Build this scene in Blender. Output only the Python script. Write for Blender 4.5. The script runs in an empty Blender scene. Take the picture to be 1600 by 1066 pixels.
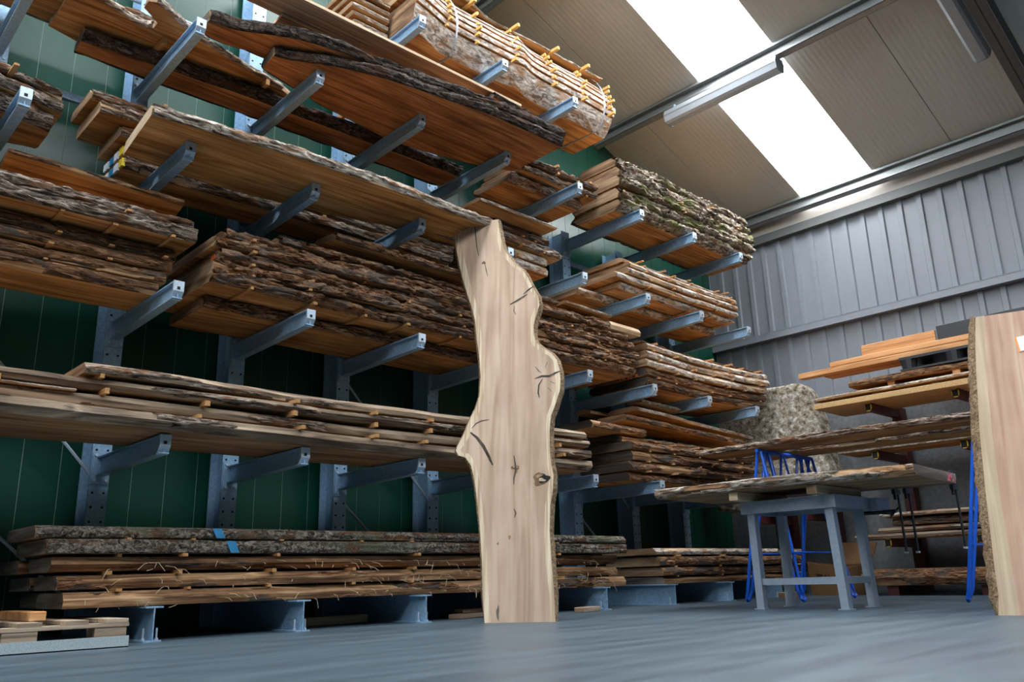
import bpy, bmesh, math, random
import numpy as np
from mathutils import Vector, Matrix

# ------------------------------------------------------------------ camera
SC = bpy.context.scene
COL = SC.collection
F_PX, YAW, PITCH, ROLL, CAM_H = 1304.61, 0.7615, 0.2761, -0.0283, 0.2988
_f = np.array([math.sin(YAW)*math.cos(PITCH), math.cos(YAW)*math.cos(PITCH), math.sin(PITCH)])
_r = np.array([math.cos(YAW), -math.sin(YAW), 0.0])
_u = np.cross(_r, _f)
RIGHT = math.cos(ROLL)*_r + math.sin(ROLL)*_u
UP = -math.sin(ROLL)*_r + math.cos(ROLL)*_u
FWD = _f
cam_data = bpy.data.cameras.new('camera')
cam_data.sensor_width = 36.0
cam_data.lens = F_PX/1600.0*36.0
cam_data.clip_end = 200
cam = bpy.data.objects.new('camera', cam_data)
COL.objects.link(cam)
M = Matrix.Identity(4)
for i in range(3):
    M[i][0] = RIGHT[i]; M[i][1] = UP[i]; M[i][2] = -FWD[i]
M[0][3], M[1][3], M[2][3] = 0, 0, CAM_H
cam.matrix_world = M
SC.camera = cam

# ------------------------------------------------------------------ world, daylight, exposure
SC.view_settings.view_transform = 'Standard'
SC.view_settings.look = 'None'
SC.view_settings.gamma = 1.0
SC.view_settings.use_curve_mapping = False
SC.view_settings.exposure = 0.0
W = bpy.data.worlds.new('overcast_sky'); SC.world = W
W.use_nodes = True
W.node_tree.nodes['Background'].inputs[0].default_value = (0.72, 0.84, 1.0, 1)
W.node_tree.nodes['Background'].inputs[1].default_value = 1.0
SKYLIGHT = 22.0
# ------------------------------------------------------------------ pixel -> place
def ray(px, py):
    return ((px-800)/F_PX)*RIGHT - ((py-533)/F_PX)*UP + FWD
def un(px, py, **k):
    (a, v), = k.items(); i = 'xyz'.index(a); d = ray(px, py)
    c = np.array([0, 0, CAM_H]); return c + (v-c[i])/d[i]*d
def unp(px, py, p0, n):
    d = ray(px, py); c = np.array([0, 0, CAM_H])
    return c + np.dot(np.array(p0)-c, n)/np.dot(d, n)*d
def XY(z, *pts):
    return [tuple(un(a, b, z=z)[:2]) for a, b in pts]

# ------------------------------------------------------------------ noise
def _hash(ix, iy, seed):
    h = (ix.astype(np.int64)*374761393 + iy.astype(np.int64)*668265263 + seed*1442695041) & 0x7fffffff
    h = ((h ^ (h >> 13))*1274126177) & 0x7fffffff
    return ((h ^ (h >> 16)) & 0xffff)/65535.0
def vnoise(x, y, seed=0):
    x = np.asarray(x, float); y = np.asarray(y, float)+np.zeros_like(x)
    ix = np.floor(x); iy = np.floor(y); fx = x-ix; fy = y-iy
    fx = fx*fx*(3-2*fx); fy = fy*fy*(3-2*fy)
    a = _hash(ix, iy, seed); b = _hash(ix+1, iy, seed); c = _hash(ix, iy+1, seed); d = _hash(ix+1, iy+1, seed)
    return (a*(1-fx)+b*fx)*(1-fy)+(c*(1-fx)+d*fx)*fy
def fbm(x, y, seed=0, o=3):
    s = 0; a = 1; t = 0
    for i in range(o):
        s = s+a*vnoise(np.asarray(x)*2**i, np.asarray(y)*2**i, seed+i*17); t += a; a *= .5
    return s/t

# ------------------------------------------------------------------ materials
MATS = {}
def nm(name):
    m = bpy.data.materials.new(name); m.use_nodes = True
    nt = m.node_tree; b = nt.nodes['Principled BSDF']
    MATS[name] = m
    return m, nt, b
def N(nt, t, **k):
    n = nt.nodes.new(t)
    for a, v in k.items():
        if a.startswith('i_'):
            n.inputs[int(a[2:]) if a[2:].isdigit() else a[2:]].default_value = v
        else: setattr(n, a, v)
    return n
def ramp(nt, stops):
    r = nt.nodes.new('ShaderNodeValToRGB'); e = r.color_ramp.elements
    while len(e) < len(stops): e.new(0.5)
    for i, (p, c) in enumerate(stops):
        e[i].position = p; e[i].color = (*c, 1)
    return r
def coords(nt, scale, rnd=True):
    tc = N(nt, 'ShaderNodeTexCoord'); mp = N(nt, 'ShaderNodeMapping'); mp.inputs['Scale'].default_value = scale
    if rnd:
        oi = N(nt, 'ShaderNodeObjectInfo'); mu = N(nt, 'ShaderNodeMath', operation='MULTIPLY'); mu.inputs[1].default_value = 37.0
        nt.links.new(oi.outputs['Random'], mu.inputs[0])
        ad = N(nt, 'ShaderNodeVectorMath', operation='ADD')
        nt.links.new(tc.outputs['Object'], ad.inputs[0]); nt.links.new(mu.outputs[0], ad.inputs[1])
        nt.links.new(ad.outputs[0], mp.inputs['Vector'])
    else: nt.links.new(tc.outputs['Object'], mp.inputs['Vector'])
    return mp
def simple(name, col, rough=.6, metal=0.0, var=.12, vs=6.0, bump=0.0, spec=.5):
    m, nt, b = nm(name)
    mp = coords(nt, (vs, vs, vs)); no = N(nt, 'ShaderNodeTexNoise'); no.inputs['Detail'].default_value = 5
    nt.links.new(mp.outputs[0], no.inputs['Vector'])
    r = ramp(nt, [(.3, tuple(c*(1-var) for c in col)), (.7, tuple(min(1, c*(1+var)) for c in col))])
    nt.links.new(no.outputs['Fac'], r.inputs[0]); nt.links.new(r.outputs[0], b.inputs['Base Color'])
    b.inputs['Roughness'].default_value = rough; b.inputs['Metallic'].default_value = metal
    b.inputs['Specular IOR Level'].default_value = spec
    if bump:
        bp = N(nt, 'ShaderNodeBump'); bp.inputs['Strength'].default_value = bump; bp.inputs['Distance'].default_value = .02
        nt.links.new(no.outputs['Fac'], bp.inputs['Height']); nt.links.new(bp.outputs[0], b.inputs['Normal'])
    return m
def wood(name, dark, mid, light, axis='x', ring=9.0, rough=.75, stain=.35, stretch=.5):
    """long grain along the local axis, with broad stains"""
    m, nt, b = nm(name)
    s = {'x': (stretch, ring, ring), 'y': (ring, stretch, ring), 'z': (ring, ring, stretch)}[axis]
    mp = coords(nt, s)
    n1 = N(nt, 'ShaderNodeTexNoise'); n1.inputs['Scale'].default_value = 1.6; n1.inputs['Detail'].default_value = 7; n1.inputs['Distortion'].default_value = 1.4
    n1.inputs['Roughness'].default_value = .62
    nt.links.new(mp.outputs[0], n1.inputs['Vector'])
    s2 = {'x': (1.0, 3, 3), 'y': (3, 1.0, 3), 'z': (3, 3, 1.0)}[axis]
    mp2 = coords(nt, s2); n2 = N(nt, 'ShaderNodeTexNoise'); n2.inputs['Scale'].default_value = 1.3; n2.inputs['Detail'].default_value = 4
    nt.links.new(mp2.outputs[0], n2.inputs['Vector'])
    r = ramp(nt, [(.36, dark), (.5, mid), (.64, light)])
    nt.links.new(n1.outputs['Fac'], r.inputs[0])
    mx = N(nt, 'ShaderNodeMix', data_type='RGBA', blend_type='MULTIPLY'); mx.inputs[0].default_value = stain
    r2 = ramp(nt, [(.38, (.28, .22, .19)), (.56, (1, 1, 1))])
    nt.links.new(n2.outputs['Fac'], r2.inputs[0])
    nt.links.new(r.outputs[0], mx.inputs[6]); nt.links.new(r2.outputs[0], mx.inputs[7])
    nt.links.new(mx.outputs[2], b.inputs['Base Color'])
    b.inputs['Roughness'].default_value = rough; b.inputs['Specular IOR Level'].default_value = .25
    bp = N(nt, 'ShaderNodeBump'); bp.inputs['Strength'].default_value = .25; bp.inputs['Distance'].default_value = .01
    nt.links.new(n1.outputs['Fac'], bp.inputs['Height']); nt.links.new(bp.outputs[0], b.inputs['Normal'])
    return m
def bark(name, stops, axis='x', moss=None, sc=(4, 26, 26), bump=1.0, alt=None):
    m, nt, b = nm(name)
    s = {'x': sc, 'y': (sc[1], sc[0], sc[2]), 'z': (sc[1], sc[2], sc[0])}[axis]
    mp = coords(nt, s)
    n1 = N(nt, 'ShaderNodeTexNoise'); n1.inputs['Scale'].default_value = 1.5; n1.inputs['Detail'].default_value = 8; n1.inputs['Distortion'].default_value = 1.2
    n1.inputs['Roughness'].default_value = .7
    nt.links.new(mp.outputs[0], n1.inputs['Vector'])
    r = ramp(nt, stops); nt.links.new(n1.outputs['Fac'], r.inputs[0])
    mp2 = coords(nt, (1.3, 2.2, 2.2)); n2 = N(nt, 'ShaderNodeTexNoise'); n2.inputs['Scale'].default_value = 1.7; n2.inputs['Detail'].default_value = 6
    nt.links.new(mp2.outputs[0], n2.inputs['Vector'])
    mx = N(nt, 'ShaderNodeMix', data_type='RGBA')
    r2 = ramp(nt, [(.52, (0, 0, 0)), (.62, (1, 1, 1))]); nt.links.new(n2.outputs['Fac'], r2.inputs[0])
    mu = N(nt, 'ShaderNodeMath', operation='MULTIPLY'); mu.inputs[1].default_value = .8 if moss else 0.0
    nt.links.new(r2.outputs[0], mu.inputs[0]); nt.links.new(mu.outputs[0], mx.inputs[0])
    nt.links.new(r.outputs[0], mx.inputs[6]); mx.inputs[7].default_value = (*(moss or (0, 0, 0)), 1)
    fin = mx.outputs[2]
    if alt:   # patches where the outer bark has flaked off
        mp4 = coords(nt, (2.6, 9, 9)); n4 = N(nt, 'ShaderNodeTexNoise'); n4.inputs['Scale'].default_value = 1.4; n4.inputs['Detail'].default_value = 7; n4.inputs['Distortion'].default_value = .6
        nt.links.new(mp4.outputs[0], n4.inputs['Vector'])
        r4 = ramp(nt, [(.53, (0, 0, 0)), (.58, (.85, .85, .85))]); nt.links.new(n4.outputs['Fac'], r4.inputs[0])
        mx4 = N(nt, 'ShaderNodeMix', data_type='RGBA'); nt.links.new(r4.outputs[0], mx4.inputs[0]); nt.links.new(fin, mx4.inputs[6])
        ml = N(nt, 'ShaderNodeMix', data_type='RGBA', blend_type='MULTIPLY'); ml.inputs[0].default_value = .7
        ra = ramp(nt, [(.4, (.25, .25, .25)), (.58, (1, 1, 1))]); nt.links.new(n1.outputs['Fac'], ra.inputs[0])
        ml.inputs[6].default_value = (*alt, 1); nt.links.new(ra.outputs[0], ml.inputs[7]); nt.links.new(ml.outputs[2], mx4.inputs[7]); fin = mx4.outputs[2]
    nt.links.new(fin, b.inputs['Base Color'])
    b.inputs['Roughness'].default_value = .9; b.inputs['Specular IOR Level'].default_value = .15
    bp = N(nt, 'ShaderNodeBump'); bp.inputs['Strength'].default_value = bump; bp.inputs['Distance'].default_value = .02
    nt.links.new(n1.outputs['Fac'], bp.inputs['Height']); nt.links.new(bp.outputs[0], b.inputs['Normal'])
    return m

wood('heart_orange', (.28, .12, .035), (.54, .265, .088), (.70, .41, .165), stain=.55)
wood('heart_red', (.18, .07, .024), (.38, .155, .055), (.55, .26, .10), stain=.65)
wood('heart_brown', (.20, .115, .055), (.38, .235, .12), (.54, .365, .205), stain=.5)
wood('sap_pale', (.28, .17, .095), (.47, .33, .20), (.66, .50, .34), stain=.6)
wood('sap_grey', (.10, .075, .055), (.29, .215, .15), (.50, .39, .28), ring=12, stain=.8)
wood('fibre_brown', (.10, .048, .022), (.30, .165, .08), (.56, .36, .20), ring=16, stain=.85)
wood('end_grey', (.07, .06, .055), (.16, .135, .115), (.27, .225, .19), axis='y', ring=6, stain=.6)
wood('end_brown', (.14, .08, .045), (.30, .19, .11), (.46, .32, .2), axis='y', ring=6, stain=.5)
wood('end_dark', (.035, .028, .024), (.075, .06, .05), (.13, .105, .085), axis='y', ring=6, stain=.5)
wood('end_pale', (.38, .27, .17), (.55, .42, .29), (.68, .55, .40), axis='y', ring=6, stain=.3)
wood('stick_wood', (.30, .14, .05), (.48, .25, .095), (.60, .36, .16), axis='y', ring=20, stain=.25)
wood('stick_yellow', (.50, .27, .07), (.66, .38, .11), (.76, .48, .18), axis='y', ring=20, stain=.15)
wood('timber_pale', (.45, .33, .20), (.60, .46, .30), (.70, .57, .40), ring=14, stain=.2)
wood('timber_orange', (.42, .19, .075), (.58, .29, .125), (.68, .39, .19), ring=14, stain=.2)
wood('pallet_wood', (.22, .16, .11), (.38, .29, .21), (.52, .42, .32), ring=14, stain=.5)
wood('particle_board', (.40, .25, .11), (.50, .33, .16), (.58, .41, .22), ring=60, stain=.1, stretch=50)
bark('bark_grey', [(.40, (.022, .015, .012)), (.47, (.10, .07, .052)), (.53, (.25, .195, .155)), (.62, (.47, .40, .335))], alt=(.24, .115, .055))
bark('bark_pale', [(.38, (.035, .024, .018)), (.45, (.20, .15, .115)), (.52, (.42, .355, .295)), (.61, (.70, .63, .55))], alt=(.34, .20, .115))
bark('bark_dark', [(.40, (.010, .008, .007)), (.5, (.045, .034, .029)), (.60, (.135, .108, .093))], sc=(10, 22, 22), alt=(.075, .04, .025))
bark('bark_brown', [(.40, (.022, .011, .006)), (.48, (.125, .060, .030)), (.56, (.27, .145, .075)), (.64, (.43, .265, .15))], alt=(.10, .082, .07))
bark('bark_flaky', [(.40, (.020, .010, .006)), (.46, (.145, .062, .027)), (.52, (.33, .165, .078)), (.57, (.25, .19, .145)), (.65, (.54, .37, .22))], sc=(6, 22, 22), alt=(.19, .15, .125))
bark('bark_moss', [(.40, (.022, .017, .013)), (.47, (.15, .115, .085)), (.54, (.34, .285, .23)), (.63, (.58, .51, .42))], moss=(.105, .125, .022), sc=(8, 16, 16), alt=(.26, .17, .09))
bark('bark_lichen', [(.40, (.022, .018, .015)), (.48, (.10, .085, .068)), (.55, (.21, .185, .155)), (.64, (.40, .355, .30))], moss=(.12, .122, .085), sc=(16, 22, 22), alt=(.17, .085, .045))
bark('bark_smooth', [(.38, (.10, .078, .062)), (.46, (.27, .225, .19)), (.53, (.45, .39, .335)), (.62, (.66, .60, .53))], sc=(5, 14, 14), bump=.45, alt=(.34, .19, .10))
bark('bark_chip', [(.3, (.05, .03, .018)), (.45, (.20, .13, .075)), (.6, (.42, .30, .19)), (.75, (.60, .46, .32))], axis='z', sc=(20, 26, 26))
simple('steel_galv', (.26, .42, .60), rough=.36, metal=.22, var=.18, vs=9)
simple('steel_plate', (.46, .56, .66), rough=.45, metal=.45, var=.12, vs=12)
simple('steel_blue_grey', (.30, .37, .46), rough=.45, metal=.4, var=.08)
simple('hole_black', (.008, .008, .009), rough=.9)
simple('galv_bright', (.50, .58, .62), rough=.45, metal=.4, var=.2, vs=30)
simple('purlin_steel', (.25, .265, .27), rough=.4, metal=.5, var=.08)
simple('rail_dark', (.10, .105, .105), rough=.6, metal=.2, var=.2, vs=40)
simple('beam_dark', (.075, .068, .065), rough=.6, var=.1)
simple('green_panel', (.003, .050, .032), rough=.32, var=.05, vs=3, spec=.5)
simple('green_joint', (.20, .30, .27), rough=.6, var=.02)
simple('grey_cladding', (.19, .208, .24), rough=.5, var=.03, vs=2)
simple('concrete_wall', (.155, .165, .175), rough=.85, var=.18, vs=4, bump=.2)
simple('beige_flashing', (.46, .41, .37), rough=.6, var=.04)
simple('trestle_blue', (.008, .105, .62), rough=.35, var=.06)
simple('black_plastic', (.018, .02, .025), rough=.45, var=.3, vs=20)
simple('black_steel', (.012, .012, .014), rough=.45, var=.2)
simple('maroon_paint', (.075, .014, .014), rough=.5, var=.1)
simple('yellow_plastic', (.55, .36, .015), rough=.45, var=.05)
simple('cardboard', (.19, .10, .042), rough=.85, var=.1)
simple('print_black', (.03, .02, .015), rough=.9)
simple('paint_blue', (.02, .20, .42), rough=.6)
simple('paint_yellow', (.75, .58, .03), rough=.6)
simple('paint_orange', (.72, .16, .03), rough=.6)
simple('paint_pink', (.75, .12, .18), rough=.6)
simple('paper_white', (.72, .78, .88), rough=.6, var=.03)
simple('paper_orange', (.72, .27, .05), rough=.6)
simple('lamp_housing', (.24, .26, .28), rough=.4, var=.03)
simple('strap_steel', (.42, .45, .5), rough=.35, metal=.6)
# lamp diffuser (switched off, clear ribbed plastic)
simple('lamp_diffuser', (.30, .33, .36), rough=.25, var=.03)
# skylight pane: translucent sheet lit by the sky
m, nt, b = nm('skylight_pane')
b.inputs['Base Color'].default_value = (.85, .88, .9, 1)
b.inputs['Emission Color'].default_value = (.93, .97, 1.0, 1)
b.inputs['Emission Strength'].default_value = SKYLIGHT
# ceiling sandwich panels with fine micro-lining along the slope
m, nt, b = nm('ceiling_panel')
mp = coords(nt, (.0, 1, .0), rnd=False)
wv = N(nt, 'ShaderNodeTexWave'); wv.bands_direction = 'Y'; wv.inputs['Scale'].default_value = 5.2
nt.links.new(mp.outputs[0], wv.inputs['Vector'])
bp = N(nt, 'ShaderNodeBump'); bp.inputs['Strength'].default_value = .25; bp.inputs['Distance'].default_value = .008
nt.links.new(wv.outputs['Fac'], bp.inputs['Height']); nt.links.new(bp.outputs[0], b.inputs['Normal'])
b.inputs['Base Color'].default_value = (.455, .45, .415, 1); b.inputs['Roughness'].default_value = .5
# floor: power-floated concrete, blue grey, long faint sweep marks
m, nt, b = nm('floor_concrete')
mp = coords(nt, (.5, 3.2, 1), rnd=False); mp.inputs['Rotation'].default_value = (0, 0, .75)
n1 = N(nt, 'ShaderNodeTexNoise'); n1.inputs['Scale'].default_value = 2.2; n1.inputs['Detail'].default_value = 9; n1.inputs['Roughness'].default_value = .6
nt.links.new(mp.outputs[0], n1.inputs['Vector'])
r = ramp(nt, [(.34, (.038, .060, .080)), (.5, (.047, .074, .097)), (.68, (.062, .093, .118))])
nt.links.new(n1.outputs['Fac'], r.inputs[0])
mp3 = coords(nt, (1, 1, 1), rnd=False); n3 = N(nt, 'ShaderNodeTexNoise'); n3.inputs['Scale'].default_value = 11; n3.inputs['Detail'].default_value = 2
nt.links.new(mp3.outputs[0], n3.inputs['Vector'])
r3 = ramp(nt, [(.74, (0, 0, 0)), (.78, (1, 1, 1))]); nt.links.new(n3.outputs['Fac'], r3.inputs[0])
mx = N(nt, 'ShaderNodeMix', data_type='RGBA'); mx.inputs[7].default_value = (.15, .17, .175, 1)
nt.links.new(r3.outputs[0], mx.inputs[0]); nt.links.new(r.outputs[0], mx.inputs[6]); nt.links.new(mx.outputs[2], b.inputs['Base Color'])
r4 = ramp(nt, [(.3, (.36, .36, .36)), (.7, (.52, .52, .52))]); nt.links.new(n1.outputs['Fac'], r4.inputs[0]); nt.links.new(r4.outputs[0], b.inputs['Roughness'])
# porous block
m, nt, b = nm('porous_stone')
mp = coords(nt, (1, 1, 1)); n1 = N(nt, 'ShaderNodeTexNoise'); n1.inputs['Scale'].default_value = 14; n1.inputs['Detail'].default_value = 9; n1.inputs['Roughness'].default_value = .75
nt.links.new(mp.outputs[0], n1.inputs['Vector'])
r = ramp(nt, [(.40, (.09, .068, .042)), (.46, (.26, .22, .16)), (.54, (.40, .36, .29)), (.62, (.70, .69, .66))])
nt.links.new(n1.outputs['Fac'], r.inputs[0]); nt.links.new(r.outputs[0], b.inputs['Base Color']); b.inputs['Roughness'].default_value = .95
bp = N(nt, 'ShaderNodeBump'); bp.inputs['Strength'].default_value = .8; bp.inputs['Distance'].default_value = .04
nt.links.new(n1.outputs['Fac'], bp.inputs['Height']); nt.links.new(bp.outputs[0], b.inputs['Normal'])

# planed oak of the standing slab: grain along local y, fine cathedral figure
def planed(name, cols, ring, sapw=None):
    m, nt, b = nm(name)
    mp = coords(nt, (ring, .55, ring), rnd=False)
    n1 = N(nt, 'ShaderNodeTexNoise'); n1.inputs['Scale'].default_value = 1.5; n1.inputs['Detail'].default_value = 8; n1.inputs['Distortion'].default_value = .9; n1.inputs['Roughness'].default_value = .5
    nt.links.new(mp.outputs[0], n1.inputs['Vector'])
    r = ramp(nt, cols); nt.links.new(n1.outputs['Fac'], r.inputs[0])
    mp2 = coords(nt, (1.6, .8, 1), rnd=False); n2 = N(nt, 'ShaderNodeTexNoise'); n2.inputs['Scale'].default_value = 2.4; n2.inputs['Detail'].default_value = 3
    nt.links.new(mp2.outputs[0], n2.inputs['Vector'])
    r2 = ramp(nt, [(.35, (.80, .76, .74)), (.65, (1, 1, 1))]); nt.links.new(n2.outputs['Fac'], r2.inputs[0])
    mx = N(nt, 'ShaderNodeMix', data_type='RGBA', blend_type='MULTIPLY'); mx.inputs[0].default_value = .8
    nt.links.new(r.outputs[0], mx.inputs[6]); nt.links.new(r2.outputs[0], mx.inputs[7]); nt.links.new(mx.outputs[2], b.inputs['Base Color'])
    b.inputs['Roughness'].default_value = .6; b.inputs['Specular IOR Level'].default_value = .3
planed('planed_oak', [(.36, (.40, .275, .195)), (.5, (.50, .362, .268)), (.64, (.555, .42, .325))], 9)
planed('planed_sap', [(.38, (.42, .31, .20)), (.5, (.60, .48, .34)), (.62, (.72, .62, .47))], 26)
planed('planed_pine', [(.36, (.42, .25, .18)), (.48, (.48, .31, .225)), (.56, (.50, .345, .25)), (.66, (.54, .40, .29))], 12)
planed('planed_pine_sap', [(.36, (.44, .345, .235)), (.5, (.50, .395, .275)), (.64, (.545, .45, .32))], 16)

# ------------------------------------------------------------------ object helpers
def link(name, me, parent=None, mats=(), smooth=False):
    for a in mats: me.materials.append(MATS[a])
    if smooth: me.polygons.foreach_set('use_smooth', [True]*len(me.polygons))
    o = bpy.data.objects.new(name, me); COL.objects.link(o)
    if parent is not None: o.parent = parent
    return o
def mesh(name, v, f, mi=None):
    me = bpy.data.meshes.new(name); me.from_pydata([tuple(p) for p in v], [], [tuple(q) for q in f])
    if mi is not None: me.polygons.foreach_set('material_index', mi)
    me.update(); return me
def tag(o, label, cat, group=None):
    o['label'] = label; o['category'] = cat
    if group: o['group'] = group
    return o
def empty(name, loc, rot=(0, 0, 0)):
    o = bpy.data.objects.new(name, None); COL.objects.link(o); o.location = loc; o.rotation_euler = rot
    o.empty_display_size = .1
    return o
class MB:
    def __init__(s): s.v = []; s.f = []
    def box(s, x0, x1, y0, y1, z0, z1):
        b = len(s.v)
        s.v += [(x0, y0, z0), (x1, y0, z0), (x1, y1, z0), (x0, y1, z0), (x0, y0, z1), (x1, y0, z1), (x1, y1, z1), (x0, y1, z1)]
        s.f += [tuple(b+i for i in q) for q in ((3, 2, 1, 0), (4, 5, 6, 7), (0, 1, 5, 4), (1, 2, 6, 5), (2, 3, 7, 6), (3, 0, 4, 7))]
        return s
    def loft(s, rings, closed=True, caps=True):
        b = len(s.v); n = len(rings[0])
        for r in rings: s.v += [tuple(p) for p in r]
        for i in range(len(rings)-1):
            for j in range(n if closed else n-1):
                k = (j+1) % n
                s.f.append((b+i*n+j, b+i*n+k, b+(i+1)*n+k, b+(i+1)*n+j))
        if caps:
            s.f.append(tuple(b+j for j in reversed(range(n)))); e = b+(len(rings)-1)*n
            s.f.append(tuple(e+j for j in range(n)))
        return s
    def tube(s, pts, r, n=8):
        pts = [Vector(p) for p in pts]; rings = []
        ref = Vector((0, 0, 1))
        for i, p in enumerate(pts):
            t = (pts[min(i+1, len(pts)-1)]-pts[max(i-1, 0)]).normalized()
            rr = ref if abs(t.dot(ref)) < .95 else Vector((0, 1, 0))
            a = t.cross(rr).normalized(); c = t.cross(a).normalized()
            q = r[i] if hasattr(r, '__len__') else r
            rings.append([p+q*(math.cos(2*math.pi*j/n)*a+math.sin(2*math.pi*j/n)*c) for j in range(n)])
        return s.loft(rings)
    def ibar(s, x, y0, y1, z0, z1, w, tf=.009, tw=.007, z0b=None):
        """I section along y; lower edge may taper from z0 (at y1) to z0b (at y0)"""
        z0b = z0 if z0b is None else z0b
        def pr(z): h = w/2; t = tw/2; return [(-h, z), (h, z), (h, z+tf), (t, z+tf), (t, z1-tf), (h, z1-tf), (h, z1), (-h, z1), (-h, z1-tf), (-t, z1-tf), (-t, z+tf), (-h, z+tf)]
        return s.loft([[(x+a, y0, c) for a, c in pr(z0b)], [(x+a, y1, c) for a, c in pr(z0)]][::-1])
    def me(s, name): 
        m = mesh(name, s.v, s.f)
        bm = bmesh.new(); bm.from_mesh(m); bmesh.ops.recalc_face_normals(bm, faces=bm.faces); bm.to_mesh(m); bm.free()
        return m
    def build(s, name, mat, parent=None, smooth=False, bevel=0):
        m = s.me(name)
        if bevel:
            bm = bmesh.new(); bm.from_mesh(m)
            bmesh.ops.bevel(bm, geom=bm.edges[:], offset=bevel, segments=1, affect='EDGES'); bm.to_mesh(m); bm.free()
        return link(name, m, parent, [mat], smooth)
def struct(o): o['kind'] = 'structure'; return o
ORD = ['lowest', 'second', 'third', 'fourth', 'fifth', 'sixth', 'seventh', 'eighth', 'ninth', 'tenth', 'eleventh', 'twelfth']

# ================================================================== the hall
XE, YW, XB, YB = 10.45, 6.6, -5.0, -8.0
TAN = math.tan(math.radians(20.0)); XR = 2.7
def roof_z(x): return 5.264+TAN*(10.2-x) if x >= XR else 5.264+TAN*(10.2-XR)-TAN*(XR-x)
struct(MB().box(XB-.3, XE+.3, YB-.3, YW+.3, -.2, 0).build('floor', 'floor_concrete'))
# rack wall: green panels 0.25 m wide with open joints over a backing sheet
wl = MB(); wl.loft([[(XB, y, 0), (XE, y, 0), (XE, y, roof_z(XE)), (XR, y, roof_z(XR)), (XB, y, roof_z(XB))] for y in (YW-.008, YW+.1)])
wall_left = struct(wl.build('wall_left', 'green_joint'))
x = XB+.02
while x < XE-.02:
    x1 = min(x+.2445, XE); mb = MB(); y0 = YW-.012
    mb.loft([[(x, y, .0), (x1, y, .0), (x1, y, roof_z(x1)-.02), (x, y, roof_z(x)-.02)] for y in (y0, YW+.012)])
    mb.build('cladding_panel', 'green_panel', wall_left); x += .25
# end wall: concrete plinth, rail, ribbed cladding sheets
wr = MB().box(XE, XE+.25, YB, YW+.1, 0, 2.35); wall_right = struct(wr.build('wall_right', 'concrete_wall'))
def ribsheet(z0, z1, w=.98, pitch=.245):
    mb = MB(); prof = []
    n = 4
    for i in range(n):
        a = i*pitch
        prof += [(a, 0), (a+.012, -.028), (a+.07, -.028), (a+.082, 0)]
    prof.append((w, 0))
    mb.loft([[(p[1], p[0], z) for p in prof] for z in (z0, z1)], closed=False, caps=False)
    return mb.me('cladding_sheet')
rs = ribsheet(2.33, 5.3)
rs.materials.append(MATS['grey_cladding'])
y = 5.344-.98*14+.05
while y < YW:
    o = bpy.data.objects.new('cladding_sheet', rs); COL.objects.link(o); o.parent = wall_right; o.location = (XE+.02, y-.03, 0); y += .98
t = struct(MB().box(XE-.10, XE+.0, YB, YW-.02, 3.40, 3.41).box(XE-.10, XE-.09, YB, YW-.02, 3.41, 3.49).box(XE-.10, XE, YB, YW-.02, 3.485, 3.495).build('trim_1', 'grey_cladding'))
t = struct(MB().box(XE-.09, XE-.01, YB, YW-.02, 4.83, 4.95).build('trim_2', 'rail_dark'))
t = struct(MB().box(XE-.06, XE-.02, YB, YW-.02, 4.95, 5.2).build('trim_3', 'beige_flashing'))
# walls behind the photographer
mb = MB(); mb.box(XB-.2, XB, YB, YW, 0, 5.3); struct(mb.build('wall_back', 'green_panel'))
mb = MB(); mb.box(XB, XE, YB-.2, YB, 0, 5.2)
mb.loft([[(XB, yy, 5.2), (XE, yy, 5.2), (XR, yy, roof_z(XR))] for yy in (YB-.2, YB)]); struct(mb.build('wall_front', 'green_panel'))
# roof: sandwich panels one metre wide, skylight strips, purlins, rafters
sl = math.radians(20)
cb = MB()
cb.loft([[(XR, y, roof_z(XR)+.09), (XE+.3, y, roof_z(XE+.3)+.09), (XE+.3, y, roof_z(XE+.3)+.13), (XR, y, roof_z(XR)+.13)] for y in (YB, 3.87)])
cb.loft([[(XR, y, roof_z(XR)+.09), (XE+.3, y, roof_z(XE+.3)+.09), (XE+.3, y, roof_z(XE+.3)+.13), (XR, y, roof_z(XR)+.13)] for y in (4.88, YW+.1)])
cb.loft([[(XB-.2, y, roof_z(XB-.2)+.09), (XR, y, roof_z(XR)+.09), (XR, y, roof_z(XR)+.13), (XB-.2, y, roof_z(XB-.2)+.13)] for y in (YB, YW+.1)])
ceiling = struct(cb.build('ceiling', 'beam_dark'))
LEN = (XE+.3-XR)/math.cos(sl)
pm = MB().box(0, LEN, .004, .986, -.0, .08).me('roof_panel'); pm.materials.append(MATS['ceiling_panel'])
sm = MB().box(0, LEN, .004, .986, .03, .06).me('skylight_pane'); sm.materials.append(MATS['skylight_pane'])
for k in range(-12, 3):
    y0 = 3.88+.99*k
    for side in (0, 1):
        sky = k in (0, -5)
        o = bpy.data.objects.new('skylight_pane' if sky else 'roof_panel', sm if sky else pm); COL.objects.link(o); o.parent = ceiling
        if side == 0: o.location = (XR, y0, roof_z(XR)); o.rotation_euler = (0, sl, 0)
        else: o.location = (XR, y0+.99, roof_z(XR)); o.rotation_euler = (0, sl, math.pi)
n = 0
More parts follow.
